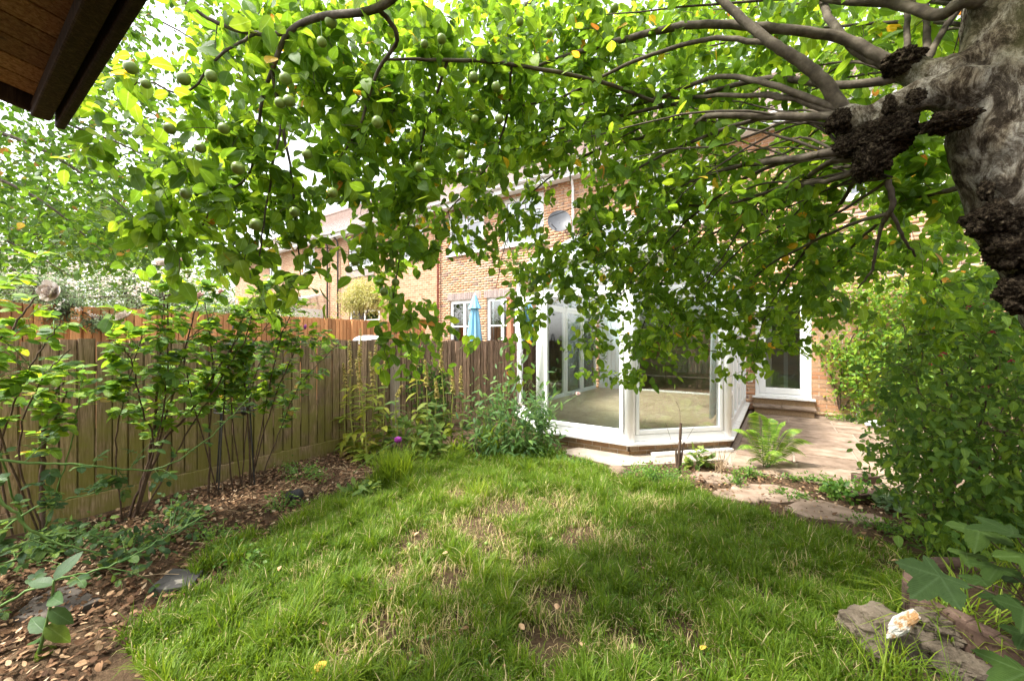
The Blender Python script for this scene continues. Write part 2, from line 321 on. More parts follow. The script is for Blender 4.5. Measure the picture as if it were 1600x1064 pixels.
M['umbrella'] = pm('umbrella', [(.3,(.18,.42,.58)),(.7,(.25,.5,.66))], 5, rough=.8, bumps=.2, bscale=60)
M['white_cloth'] = pm('white_cloth', [(.3,(.42,.42,.43)),(.7,(.55,.55,.56))], 8, rough=.55, bumps=.6, bscale=18, bdist=.02)
M['slab'] = pm('slab', [(.28,(.085,.06,.042)),(.45,(.19,.135,.095)),(.6,(.26,.19,.14)),(.78,(.35,.27,.205))], 5, rough=.9, bumps=.6, bscale=45, objvar=.2, detail=8)
M['slab_grey'] = pm('slab_grey', [(.25,(.05,.042,.035)),(.55,(.095,.08,.067)),(.8,(.17,.14,.11))], 7, rough=.9, bumps=.5, bscale=60, objvar=.1, detail=8)
M['slate'] = pm('slate', [(.3,(.03,.029,.027)),(.62,(.065,.06,.055)),(.68,(.24,.22,.18))], 9, rough=.8, bumps=.4, bscale=60, detail=7)
M['stone'] = pm('stone', [(.25,(.06,.045,.03)),(.55,(.135,.108,.078)),(.74,(.2,.165,.125)),(.80,(.5,.48,.44))], 9, rough=.92, bumps=.9, bscale=22, bdist=.02, detail=8)
M['stone_pale'] = pm('stone_pale', [(.3,(.3,.14,.05)),(.47,(.36,.22,.1)),(.55,(.5,.49,.45)),(.8,(.58,.57,.53))], 14, rough=.9, bumps=.8, bscale=30, bdist=.01)
M['edging'] = pm('edging', [(.3,(.03,.018,.013)),(.5,(.075,.045,.032)),(.7,(.13,.085,.062))], 10, rough=.9, bumps=.6, bscale=50, objvar=.15)
M['joint'] = pm('joint', [(.3,(.20,.155,.115)),(.7,(.33,.26,.20))], 20, rough=.95, bumps=.5, bscale=150)
M['concrete'] = pm('concrete', [(.3,(.24,.195,.15)),(.7,(.36,.30,.24))], 5, rough=.92, bumps=.4, bscale=70, detail=8)
def groundmat():
    m, nt, out = newmat('soil'); v = pos(nt)
    a = noise(nt, v, 2.2, 5, .6); b = noise(nt, v, 60, 7, .75)
    col = ramp(nt, a, [(.3,(.06,.038,.024)),(.55,(.13,.085,.05)),(.75,(.22,.155,.09))])
    col = mixc(nt, .8, col, ramp(nt, b, [(.3,(.35,.3,.27)),(.55,(1,1,1)),(.75,(1.7,1.55,1.35))]), 'MULTIPLY')
    bs = N(nt, 'BsdfPrincipled'); L(nt, col, bs.inputs['Base Color']); bs.inputs['Roughness'].default_value = .95; bs.inputs['Specular IOR Level'].default_value = .1
    L(nt, bump(nt, b, 1.0, .03), bs.inputs['Normal']); L(nt, bs.outputs[0], out.inputs[0]); return m
M['soil'] = groundmat()
# ------------------------------------------------------------------ leaf shapes
def leaf_template(rows, hw):
    """rows t, half widths hw (first and last 0) -> coords (t,u,|u|side), tris"""
    T = [rows[0]]; U = [0.]; 
    for t, w in zip(rows[1:-1], hw[1:-1]): T += [t, t, t]; U += [-w, 0, w]
    T.append(rows[-1]); U.append(0.); n = len(rows)-2; F = [(0,2,1),(0,3,2)]
    for i in range(n-1):
        a = 1+3*i; b = a+3
        F += [(a,a+1,b+1),(a,b+1,b),(a+1,a+2,b+2),(a+1,b+2,b+1)]
    a = 1+3*(n-1); e = len(T)-1; F += [(a,a+1,e),(a+1,a+2,e)]
    T = np.array(T); U = np.array(U); E = np.where(U == 0, 0, 1.0)
    return T, U, E, np.array(F)
OVATE = leaf_template([0,.12,.38,.66,.88,1], [0,.30,.5,.42,.2,0])
ROUND = leaf_template([0,.14,.42,.72,.92,1], [0,.36,.5,.42,.22,0])
LANCE = leaf_template([0,.2,.5,.78,1], [0,.38,.5,.3,0])
SMALL = (np.array([0,.45,.5,.45,1.]), np.array([0,-.5,0,.5,0]), np.array([0,1,0,1.,0]), np.array([(0,2,1),(0,3,2),(1,2,4),(2,3,4)]))
def _palm():
    pts = [(0,0)]
    lobes = [(-1.9,.5),(-.95,.84),(0,1.0),(.95,.84),(1.9,.5)]; out = [(-2.75,.12)]
    for i, (an, r) in enumerate(lobes):
        if i: m = (an+lobes[i-1][0])/2; out.append((m, .56))
        for da, k in ((-.34,.72),(-.27,.80),(-.22,.78),(-.14,.92),(-.09,.89),(0,1.0),(.09,.89),(.14,.92),(.22,.78),(.27,.80),(.34,.72)): out.append((an+da*(1.0), r*k))
    out.append((2.75,.12)); P_ = [(.02,0)]+[(r*math.cos(a), r*math.sin(a)) for a, r in out]; n = len(out)
    F = [(0,i,i+1) for i in range(1,n)]+[(0,n,1)]
    T = np.array([p[0] for p in P_]); U = np.array([p[1] for p in P_]); E = np.array([0]+[min(1., 2.2*min(abs(a-q[0]) for q in lobes)) for a, r in out])
    return T, U, E, np.array([(a,c,b) for a,b,c in F])
PALM = _palm()
class Leaves:
    def __init__(s): s.p = []; s.a = []; s.n = []; s.l = []; s.w = []; s.c = []; s.r = []
    def add(s, p, a, n, l, w, c=.25, r=None):
        p = np.atleast_2d(p); k = len(p)
        s.p.append(p); s.a.append(np.broadcast_to(a, (k,3))); s.n.append(np.broadcast_to(n, (k,3)))
        for q, v in ((s.l, l), (s.w, w), (s.c, c)): q.append(np.broadcast_to(np.asarray(v, float), (k,)))
        s.r.append(rng.random(k) if r is None else np.broadcast_to(np.asarray(r, float), (k,)))
    def arrays(s): return [np.concatenate(q) for q in (s.p, s.a, s.n, s.l, s.w, s.c, s.r)]
def leaf_geom(p, a, n, l, w, c, r, tpl, fold=.16):
    T, U, E, F = tpl; a = unit(a); sd = unit(np.cross(n, a)); nn = np.cross(a, sd); k = len(p)
    t = T[None,:,None]; u = U[None,:,None]*w[:,None,None]
    z = -c[:,None,None]*t*t + fold*np.abs(u)*(1+.0*t)
    V = p[:,None,:]+l[:,None,None]*(t*a[:,None,:]*(1-.25*np.abs(c[:,None,None]))+u*sd[:,None,:]+z*nn[:,None,:])
    nv = len(T); FF = (np.arange(k)*nv)[:,None,None]+F[None]
    return V.reshape(-1,3), FF.reshape(-1,3), {'rnd': np.repeat(r, nv), 'u': np.tile(E, k), 't': np.tile(T, k)}
_variants = {}
def finish_leaves(Lv, tpl, mat, parent, single=0, name='leaf', rest='foliage', min_px=9):
    p, a, n, l, w, c, r = Lv.arrays(); k = len(p); pick = np.zeros(k, bool)
    if single:
        px, py, d = proj(p); size = l*FPX/np.maximum(d, .3)
        vis = (px > 5)&(px < 1595)&(py > 5)&(py < 1059)&(d > .4)
        size = np.where(vis, size, 0); o = np.argsort(-size)[:single]; pick[o[size[o] > min_px]] = True
        key = (mat.name, id(tpl[0]))
        if key not in _variants:
            vs = []
            for q in range(10):
                V, F, A = leaf_geom(np.zeros((1,3)), np.array([[0,1.,0]]), np.array([[0,0,1.]]), np.ones(1), np.full(1, np.median(w)), np.array([.05+.05*q]), np.array([(q+.5)/10.5]), tpl)
                me = npmesh(name, V, F, A, True); me.materials.append(mat); vs.append(me)
            _variants[key] = vs
        vs = _variants[key]; wmed = float(np.median(w))
        inv = wm(parent).inverted()
        for i in np.nonzero(pick)[0]:
            ax = unit(a[i]); s = unit(np.cross(n[i], ax)); s = -s; nn = np.cross(s, ax)
            o = bpy.data.objects.new(name, vs[min(9, int(r[i]*10))]); C.objects.link(o)
            o.parent = parent; o.matrix_parent_inverse = inv
            mt = Matrix(((s[0],ax[0],nn[0],p[i][0]),(s[1],ax[1],nn[1],p[i][1]),(s[2],ax[2],nn[2],p[i][2]),(0,0,0,1)))
            o.matrix_basis = mt @ Matrix.Diagonal((l[i]*w[i]/wmed, l[i], l[i], 1))
    q = ~pick
    if q.any():
        V, F, A = leaf_geom(p[q], a[q], n[q], l[q], w[q], c[q], r[q], tpl)
        obj(rest, npmesh(rest, V, F, A, True), mat, parent, 'stuff')
def rdir(k, up=0.0, flat=1.0):
    v = rng.normal(size=(k,3)); v[:,2] = v[:,2]*flat+up; return unit(v)
class Skeleton:
    def __init__(s): s.P = np.zeros((40000,3)); s.R = np.zeros(40000); s.k = 0
    def put(s, p, r):
        m = len(p); s.P[s.k:s.k+m] = p; s.R[s.k:s.k+m] = r; s.k += m
    def near(s, q, bias=0):
        d = ((s.P[:s.k]-q)**2).sum(1); i = int(np.argmin(d)); return i, math.sqrt(d[i])
def grow(sk, targets, nb, sag=.12, rmax=.006, sides=4, rmin=.0012, wob=.05):
    """twigs from the skeleton out to each target, nearest first; returns end directions"""
    dist = np.array([sk.near(q)[1] for q in targets]); order = np.argsort(dist); ends = np.zeros((len(targets),3))
    for i in order:
        q = targets[i]; j, d = sk.near(q); a = sk.P[j].copy(); r0 = min(sk.R[j]*.75, rmax, .0018+.006*d)
        r0 = max(r0, rmin*1.3)
        c = .5*(a+q)+np.array([0,0,sag*d])+rng.normal(size=3)*wob*d
        t = np.linspace(0,1,6)[:,None]; pts = (1-t)**2*a+2*t*(1-t)*c+t*t*q
        rad = np.linspace(r0, rmin, 6); V, F = tube(pts, rad, sides); nb.add(V, F)
        ends[i] = unit(pts[-1]-pts[-2])
        if d > .03: sk.put(pts[1:], rad[1:])
    return ends
def icos(center, r, sub=2, amp=.25, freq=3.0, squash=(1,1,1), seed=0, fine=0):
    import bmesh
    from mathutils import noise as mn
    bm = bmesh.new(); bmesh.ops.create_icosphere(bm, subdivisions=sub, radius=1)
    for v in bm.verts:
        k = 1+amp*mn.fractal(v.co*freq+Vector((seed*7.1, seed*3.3, seed)), .9, 2.1, 4)
        if fine: k += fine*mn.fractal(v.co*freq*5+Vector((seed, 2, 5)), .8, 2.1, 4)
        v.co = Vector((v.co.x*k*r*squash[0]+center[0], v.co.y*k*r*squash[1]+center[1], v.co.z*k*r*squash[2]+center[2]))
    me = bpy.data.meshes.new('lump'); bm.to_mesh(me); bm.free()
    me.polygons.foreach_set('use_smooth', [True]*len(me.polygons)); return me
# ================================================================== ground
from mathutils import noise as mnoise
def ground_h(x, y):
    return 0.018*mnoise.noise(Vector((x*.9, y*.9, 3.1)))+0.006*mnoise.noise(Vector((x*4, y*4, 1.7)))
xs = np.concatenate([np.linspace(-400,-8,8), np.linspace(-6,3.2,93), np.linspace(8,400,8)])
ys = np.concatenate([np.linspace(-400,-4,8), np.linspace(-1.5,6.2,78), np.linspace(8,400,8)])
XX, YY = np.meshgrid(xs, ys, indexing='ij')
ZZ = np.array([[ground_h(x, y) if (-6 < x < 3.2 and -1.5 < y < 6) else 0.0 for y in ys] for x in xs])-.012
ZZ = np.where((YY > 4.9), -.03, ZZ)
nx, ny = XX.shape; I = np.arange(nx*ny).reshape(nx, ny)
Fg = np.stack([I[:-1,:-1], I[1:,:-1], I[1:,1:], I[:-1,1:]], -1).reshape(-1,4)
tag(obj('ground', npmesh('ground', np.stack([XX,YY,ZZ],-1).reshape(-1,3), Fg, None, True), M['soil']), kind='structure')

# ================================================================== houses
WY = 9.30
FLOOR = .24
wall_singles = 0
def brick_wall(parent, x0, x1, z0, z1, opens, y=WY, single_zone=None, nmax=300, bricks=True):
    """mortar backing with real openings, bricks 6 mm proud of it"""
    ex = sorted({x0, x1, *[o[0] for o in opens], *[o[1] for o in opens]}); ez = sorted({z0, z1, *[o[2] for o in opens], *[o[3] for o in opens]})
    mb = MB()
    for a, b in zip(ex[:-1], ex[1:]):
        for c, d in zip(ez[:-1], ez[1:]):
            m = ((a+b)/2, (c+d)/2)
            if any(o[0] < m[0] < o[1] and o[2] < m[1] < o[3] for o in opens): continue
            mb.box(a, b, y+.004, y+.30, c, d)
    mb.build('wall', M['mortar'], parent)
    if not bricks: return
    V = []; k = 0; count = 0; bmesh_single = {}
    nb = NB(); row = 0; z = z0
    wallobj = parent
    while z+.065 < z1:
        off = 0 if row % 2 == 0 else -.1125; x = x0+off
        while x < x1:
            a, b = max(x, x0), min(x+.215, x1); segs = [(a, b)]
            for o in opens:
                if z < o[3]-.005 and z+.065 > o[2]+.005:
                    ns = []
                    for s, e in segs:
                        if e <= o[0] or s >= o[1]: ns.append((s, e))
                        else:
                            if s < o[0]: ns.append((s, o[0]))
                            if e > o[1]: ns.append((o[1], e))
                    segs = ns
            for s, e in segs:
                if e-s < .03: continue
                dy = rng.normal()*.0012
                if single_zone and count < nmax and any(q[0] < s and e < q[1] and q[2] < z < q[3] for q in single_zone):
                    key = round(e-s, 3)
                    if key not in bmesh_single:
                        w = e-s; B = MB().box(0, w, 0, .05, 0, .065); me = B.mesh('brick'); me.materials.append(M['brick']); bmesh_single[key] = me
                    o = bpy.data.objects.new('brick', bmesh_single[key]); C.objects.link(o); o.location = (s, y+dy-.001, z); adopt(o, parent); count += 1
                else:
                    yy = y+dy
                    Vb = np.array([(s,yy,z),(e,yy,z),(e,yy,z+.065),(s,yy,z+.065),(s,y+.02,z),(e,y+.02,z),(e,y+.02,z+.065),(s,y+.02,z+.065)])
                    nb.add(Vb, [(0,1,2,3),(0,3,7,4),(1,5,6,2),(3,2,6,7),(0,4,5,1)])
            x += .225
        z += .075; row += 1
    nb.build('brickwork', M['brick'], parent, 'stuff', smooth=False)
def window(parent, x0, x1, z0, z1, y=WY, lights=2, fan=.3, sill=True, dark=True):
    w = MB(); t = .055; ya, yb = y+.05, y+.12
    w.box(x0, x0+t, ya, yb, z0, z1); w.box(x1-t, x1, ya, yb, z0, z1)
    w.box(x0+t, x1-t, ya, yb, z0, z0+t); w.box(x0+t, x1-t, ya, yb, z1-t, z1)
    f = w.build('window', M['white_pvc'], parent, bevel=.006)
    n = lights; wd = (x1-x0-2*t)/n
    for i in range(n):
        a = x0+t+i*wd; b = a+wd; s = MB(); q = .045
        s.box(a, a+q, ya-.015, yb-.02, z0+t, z1-t); s.box(b-q, b, ya-.015, yb-.02, z0+t, z1-t)
        s.box(a+q, b-q, ya-.015, yb-.02, z0+t, z0+t+q); s.box(a+q, b-q, ya-.015, yb-.02, z1-t-q, z1-t)
        if fan: s.box(a+q, b-q, ya-.012, yb-.022, z1-t-q-fan-.03, z1-t-q-fan)
        s.build('sash', M['white_pvc'], f)
        MB().box(a+q, b-q, ya+.02, ya+.03, z0+t+q, z1-t-q).build('pane', M['glass_window'], f)
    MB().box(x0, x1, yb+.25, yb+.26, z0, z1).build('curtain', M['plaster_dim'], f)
    if sill: MB().box(x0-.06, x1+.06, y-.06, y+.05, z0-.05, z0-.002).build('sill', M['white_sill'], f, bevel=.005)
    return f
def lintel(parent, x0, x1, z, mat='brick_grey'):
    n = int((x1-x0)/.075); me = None
    for i in range(n):
        if me is None:
            me = MB().box(0, .065, 0, .05, 0, .215).mesh('lintel_brick'); me.materials.append(M[mat])
        o = bpy.data.objects.new('lintel_brick', me); C.objects.link(o); o.location = (x0+i*(x1-x0)/n, WY-.004, z+.004); adopt(o, parent)
def roof(parent, x0, x1, fine=True):
    mb = MB(); ys_, zs_ = WY-.32, 5.72; yr, zr = WY+4.2, 8.9; n = 26
    s = np.array([0, yr-ys_, zr-zs_]); s = s/n
    for i in range(n):
        a = np.array([0, ys_, zs_])+s*i; b = a+s*1.12; up = unit(np.array([0, -(zr-zs_), yr-ys_]))
        a = a+up*.035
        mb.add([(x0,a[1],a[2]),(x1,a[1],a[2]),(x1,b[1],b[2]),(x0,b[1],b[2]),(x0,a[1],a[2]-.03),(x1,a[1],a[2]-.03)], [(0,1,2,3),(0,4,5,1)])
    r = mb.build('roof', M['roof_tile'], parent)
    MB().box(x0, x1, yr-.12, yr+.12, zr-.05, zr+.12).build('ridge', M['roof_tile'], r, bevel=.05)
    MB().box(x0, x1, WY-.30, WY-.001, 5.55, 5.575).build('soffit', M['gutter_white'], r)
    MB().box(x0, x1, WY-.325, WY-.301, 5.52, 5.74).build('fascia', M['gutter_white'], r)
    g = MB(); pts = 9
    an = np.linspace(math.pi, 2*math.pi, pts); cs = [(WY-.385+.055*math.cos(q), 5.70+.055*math.sin(q)) for q in an]
    V = [(x, c[0], c[1]) for x in (x0, x1) for c in cs]; g.add(V, [(i, i+1, pts+i+1, pts+i) for i in range(pts-1)])
    o = g.build('gutter', M['gutter_white'], parent, smooth=True); md = o.modifiers.new('s', 'SOLIDIFY'); md.thickness = .006
def downpipe(parent, x, z1, mat, z0=0.05):
    mb = MB(); mb.tube([(x, WY-.07, z0), (x, WY-.07, z1-.35), (x, WY-.12, z1-.2), (x, WY-.38, z1)], .034, 10); mb.build('downpipe', mat, parent, smooth=True)
# --- our house
OH = thing('house', (-1, WY, 0), 'buff brick house behind the white conservatory with a white glazed door', 'house')
opens = [(-2.95,-.78,FLOOR,2.35), (-.37,.53,.30,2.42), (-2.75,-1.15,3.95,5.3), (1.0,2.3,3.95,5.3)]
brick_wall(OH, -4.64, 3.3, 0, 5.6, opens, single_zone=[(-.53,1.75,0,1.9)])
window(OH, -2.75, -1.15, 3.95, 5.3); window(OH, 1.0, 2.3, 3.95, 5.3)
roof(OH, -4.64, 3.3); downpipe(OH, -4.35, 5.65, M['gutter_white'])
# door with step
d = MB(); x0, x1 = -.37, .53
d.box(x0, x0+.06, WY-.012, WY+.09, .30, 2.42); d.box(x1-.06, x1, WY-.012, WY+.09, .30, 2.42); d.box(x0+.06, x1-.06, WY-.012, WY+.09, 2.36, 2.42); d.box(x0+.06, x1-.06, WY-.01, WY+.09, .30, .35)
D_ = d.build('door_frame', M['white_pvc'], OH, bevel=.006)
d = MB(); a, b = x0+.063, x1-.063
d.box(a, a+.11, WY+.005, WY+.06, .355, 2.355); d.box(b-.11, b, WY+.005, WY+.06, .355, 2.355); d.box(a+.11, b-.11, WY+.005, WY+.06, .355, .47); d.box(a+.11, b-.11, WY+.005, WY+.06, 2.24, 2.355)
dd = d.build('door', M['white_pvc'], OH, bevel=.008)
MB().box(a+.11, b-.11, WY+.03, WY+.042, .47, 2.24).build('pane', M['glass'], dd)
hd = MB(); hd.tube([(a+.05, WY-.03, 1.28), (a+.05, WY-.035, 1.28), (a+.16, WY-.035, 1.28)], .01, 8); hd.box(a+.035, a+.065, WY-.02, WY+.004, 1.2, 1.4); hd.build('handle', M['grey_metal'], dd)
MB().box(x0-.05, x1+.06, WY-.10, WY+.02, .262, .296).build('threshold', M['white_sill'], OH, bevel=.004)
MB().box(x0-.03, x1+.05, WY-.06, WY-.002, .12, .258).build('threshold_base', M['brick_base'], OH)
for k, (sx0, sx1) in enumerate([(-.40,.06),(.066,.58)]):
    o = MB().box(sx0, sx1, WY-.42, WY-.065, .115, .155).build('step_slab', M['slab'], OH, bevel=.008)
MB().box(-.37, .55, WY-.38, WY-.01, 0, .113).build('step_base', M['brick_base'], OH)
lintel(OH, x0-.08, x1+.1, 2.43, 'brick')
# interior room
it = MB(); it.box(-5.2, -.1, WY+.31, WY+4.2, FLOOR-.1, FLOOR-.012); it.box(-2.95, -.78, WY-.02, WY+.309, FLOOR-.1, FLOOR-.012)
it.build('room_floor', M['floor_dark'], OH)
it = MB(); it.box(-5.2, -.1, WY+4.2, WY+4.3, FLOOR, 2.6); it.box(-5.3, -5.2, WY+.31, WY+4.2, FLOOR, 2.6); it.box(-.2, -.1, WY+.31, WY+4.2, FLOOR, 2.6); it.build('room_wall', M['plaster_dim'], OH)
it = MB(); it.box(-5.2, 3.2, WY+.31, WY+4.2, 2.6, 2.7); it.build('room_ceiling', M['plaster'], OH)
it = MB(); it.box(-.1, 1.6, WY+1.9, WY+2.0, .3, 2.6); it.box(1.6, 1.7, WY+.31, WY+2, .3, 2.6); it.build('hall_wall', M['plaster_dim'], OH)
MB().box(-.1, 1.6, WY+.31, WY+1.9, .2, .29).build('hall_floor', M['tile_floor'], OH)
it = MB(); it.box(.12, .20, WY+1.84, WY+1.898, .3, 2.3); it.box(.9, .98, WY+1.84, WY+1.898, .3, 2.3); it.build('hall_door_frame', M['white_pvc'], OH)
rd = thing('radiator', (-2.0, WY+4.1, .4), 'white panel radiator on the back wall inside the house', 'radiator')
for i in range(14):
    MB().box(-2.75+i*.1, -2.66+i*.1, WY+4.09, WY+4.16, .38, .95).build('radiator_panel', M['white_pvc'], rd, bevel=.015)
pic = thing('wall_picture', (-3.6, WY+4.19, 1.3), 'dark reddish picture on the inside back wall', 'picture')
MB().box(-3.75, -3.15, WY+4.165, WY+4.197, .85, 1.45).build('frame', M['floor_dark'], pic); MB().box(-3.70, -3.20, WY+4.155, WY+4.164, .90, 1.40).build('picture_sheet', M['red_wood'], pic)
# wall bits
bx = thing('wall_vent', (-.46, WY, .55), 'small white plastic box on brick beside the house door', 'vent')
MB().box(-.505, -.415, WY-.045, WY-.003, .56, .66).build('box_body', M['white_pvc'], bx, bevel=.008)
MB().box(-.49, -.43, WY-.052, WY-.0452, .58, .64).build('cover', M['white_sill'], bx, bevel=.004)
ds = onY(874, 347, WY-.25); dish = thing('satellite_dish', (ds[0], WY-.05, ds[2]), 'grey satellite dish on the house wall beside white downpipe', 'satellite dish')
V = []; F = []; rr, aa = 6, 20
for i in range(rr+1):
    for j in range(aa):
        q = i/rr*.30; V.append((q*math.cos(j/aa*2*math.pi), -.9*q*q, q*1.08*math.sin(j/aa*2*math.pi)))
for i in range(rr):
    for j in range(aa): F.append((i*aa+j, i*aa+(j+1)%aa, (i+1)*aa+(j+1)%aa, (i+1)*aa+j))
mo = MB().add(V, F); od = mo.build('dish', M['grey_metal'], None, smooth=True); od.location = (ds[0], WY-.25, ds[2]); od.rotation_euler = (math.radians(-20), 0, math.radians(25)); adopt(od, dish)
a_ = MB(); a_.tube([(ds[0], WY-.01, ds[2]-.05), (ds[0], WY-.2, ds[2]-.05), (ds[0], WY-.25, ds[2])], .018, 8); a_.tube([(ds[0], WY-.26, ds[2]-.25), (ds[0]-.06, WY-.6, ds[2]-.1)], .012, 6); a_.build('arm', M['grey_metal'], dish)
# --- neighbour with the blue parasol
NH = thing('house', (-7, WY, 0), 'buff brick terraced house with glazed garden doors behind the folded blue parasol', 'house')
no = [(-8.68,-7.5,.25,2.66), (-7.2,-6.1,.25,2.66), (-8.75,-7.3,4.1,5.45), (-6.6,-5.25,4.1,5.45)]
brick_wall(NH, -9.2, -4.645, 0, 5.6, no)
for o in no[:2]: window(NH, o[0], o[1], o[2], o[3], lights=2, fan=0, sill=False)
for o in no[:2]:
    MB().box(o[0]+.06, o[1]-.06, WY+.03, WY+.036, 1.82, 1.86).build('glazing_bar', M['white_pvc'], NH)
    lintel(NH, o[0]-.1, o[1]+.1, 2.67)
for o in no[2:]: window(NH, *o)
roof(NH, -9.2, -4.645); downpipe(NH, -9.14, 5.65, M['pipe_red'])
# --- two houses further along
def plain_brick():
    m, nt, out = newmat('brick_far'); g = N(nt, 'NewGeometry'); sx = N(nt, 'SeparateXYZ'); L(nt, g.outputs['Position'], sx.inputs[0])
    cb = N(nt, 'CombineXYZ'); L(nt, sx.outputs[0], cb.inputs[0]); L(nt, sx.outputs[2], cb.inputs[1])
    bt = N(nt, 'TexBrick'); L(nt, cb.outputs[0], bt.inputs['Vector']); bt.inputs['Scale'].default_value = 1; bt.inputs['Brick Width'].default_value = .225; bt.inputs['Row Height'].default_value = .075
    bt.inputs['Mortar Size'].default_value = .006; bt.inputs['Color1'].default_value = (.34,.17,.085,1); bt.inputs['Color2'].default_value = (.46,.29,.17,1); bt.inputs['Mortar'].default_value = (.46,.39,.31,1); bt.inputs['Bias'].default_value = -.2
    col = mixc(nt, .5, bt.outputs[0], ramp(nt, noise(nt, g.outputs['Position'], 7, 5), [(.3,(.6,.55,.5)),(.7,(1.2,1.2,1.2))]), 'MULTIPLY')
    b = N(nt, 'BsdfPrincipled'); L(nt, col, b.inputs['Base Color']); b.inputs['Roughness'].default_value = .9; L(nt, b.outputs[0], out.inputs[0]); return m
M['brick_far'] = plain_brick()
def far_house(x0, x1, wins, label, pipes):
    H = thing('house', ((x0+x1)/2, WY, 0), label, 'house')
    ex = sorted({x0, x1, *[o[0] for o in wins], *[o[1] for o in wins]}); ez = sorted({0, 5.6, *[o[2] for o in wins], *[o[3] for o in wins]}); mb = MB()
    for a, b in zip(ex[:-1], ex[1:]):
        for c, e in zip(ez[:-1], ez[1:]):
            if any(o[0] < (a+b)/2 < o[1] and o[2] < (c+e)/2 < o[3] for o in wins): continue
            mb.box(a, b, WY, WY+.3, c, e)
    mb.build('wall', M['brick_far'], H)
    for o in wins: window(H, *o)
    roof(H, x0, x1)
    for p in pipes: downpipe(H, p, 5.65, M['pipe_black'])
    return H
h2 = far_house(-15.1, -9.205, [(-14.15,-12.6,4.2,5.45), (-14.1,-12.2,1.3,2.6), (-11.2,-9.9,4.2,5.45)], 'buff brick terraced house behind the pale yellow shrub', [-14.75])
MB().box(-14.25, -12.5, WY-.03, WY-.001, 3.86, 4.14).build('sill_band', M['brick_grey'], h2)
far_house(-24.5, -15.105, [(-20.7,-19.5,4.4,5.45), (-17.6,-16.6,4.4,5.45)], 'farthest brick terraced house, behind the white glazed lean-to', [-15.5])
# lean-to
lt = thing('lean_to', (-17.5, 8.5, 0), 'white framed lean-to with sloping glazed roof against the farthest house', 'lean-to')
lx0, lx1 = -19.8, -15.9
for i in range(8):
    x = lx0+(lx1-lx0)*i/7; MB().beam((x, WY-.02, 3.35), (x, WY-1.9, 2.75), .06, .07).build('roof_bar', M['white_pvc'], lt)
    if i < 7: MB().add([(x+.03, WY-.02, 3.345), (x+(lx1-lx0)/7-.03, WY-.02, 3.345), (x+(lx1-lx0)/7-.03, WY-1.9, 2.745), (x+.03, WY-1.9, 2.745)], [(0,1,2,3)]).build('roof_pane', M['poly_roof'], lt)
MB().beam((lx0-.1, WY-1.93, 2.72), (lx1+.1, WY-1.93, 2.72), .1, .12).build('eaves_beam', M['white_pvc'], lt)
mb = MB(); mb.box(lx1-.06, lx1, WY-1.9, WY-.02, 0, 2.7); mb.box(lx0, lx1-.07, WY-1.9, WY-1.84, 0, 1.0); mb.build('side_panel', M['white_pvc'], lt)

# ================================================================== conservatory
CV = thing('conservatory', (-2.15, 7, 0), 'white framed conservatory with faceted bay front standing on a low brick base', 'conservatory')
pl = [(-3.77,WY-.01),(-3.77,5.79),(-2.79,4.81),(-1.505,4.81),(-.53,5.79),(-.53,WY-.01)]
EA, TR = 2.46, 2.04
brick_me = {}
def facet(p, q, n, doors=False, first=True, last=True):
    p = np.array([*p, 0.]); q = np.array([*q, 0.]); d = unit(q-p); out = np.array([d[1], -d[0], 0]) ; Lg = np.linalg.norm(q-p)
    ang = math.atan2(d[1], d[0])
    def place(o, s, off, z):
        w = p+d*s+out*off; o.location = (w[0], w[1], z); o.rotation_euler = (0, 0, ang); return adopt(o, CV)
    # brick base
    for cz, row in ((-.03, 0), (.045, 1)):
        s = 0.012 if row == 0 else -.10
        while s < Lg-.02:
            a = max(s, .01); b = min(s+.215, Lg-.005); k = round(b-a, 3)
            if b-a > .04:
                if k not in brick_me:
                    me = MB().box(0, k, 0, .09, 0, .065).mesh('brick'); me.materials.append(M['brick_base']); brick_me[k] = me
                o = bpy.data.objects.new('brick', brick_me[k]); C.objects.link(o); place(o, a, 0, cz)
            s += .225
    core = MB().box(.03, Lg-.03, .008, .1, -.05, .112).build('base_core', M['mortar'], None); place(core, 0, 0, 0)
    def bar(name, s0, s1, y0, y1, z0, z1, mat='white_pvc', bev=.006, par=None):
        o = MB().box(s0, s1, y0, y1, z0, z1).build(name, M[mat], None, bevel=bev); return place(o, 0, 0, 0)
    bar('sill', -.03, Lg+.03, -.07, .10, .113, .15, 'white_sill', .012)
    bar('bottom_rail', .05, Lg-.05, 0, .07, .152, .235); bar('top_rail', .05, Lg-.05, 0, .07, EA-.08, EA)
    w = (Lg-.10)/n
    for i in range(n):
        a = .05+i*w; b = a+w
        if i: bar('mullion', a-.028, a+.028, -.006, .076, .236, EA-.081)
        ia, ib = a+.03, b-.03; q_ = .05
        s = MB(); y0, y1 = -.004, .058
        s.box(ia, ia+q_, y0, y1, .24, TR); s.box(ib-q_, ib, y0, y1, .24, TR); s.box(ia+q_, ib-q_, y0, y1, .24, .24+q_*1.1); s.box(ia+q_, ib-q_, y0, y1, TR-q_, TR)
        if doors and i % 2 == 0: s.box(ia+q_, ib-q_, y0+.004, y1-.004, .62, .68)
        place(s.build('sash', M['white_pvc'], None, bevel=.007), 0, 0, 0)
        bar('transom', a+.029, b-.029, .004, .07, TR+.002, TR+.06)
        gz = MB(); gz.box(ia+q_, ib-q_, .02, .026, .24+q_*1.1, TR-q_); place(gz.build('pane', M['glass'], None), 0, 0, 0)
        gz = MB(); gz.box(a+.029, b-.029, .03, .036, TR+.06, EA-.08); place(gz.build('fanlight', M['glass'], None), 0, 0, 0)
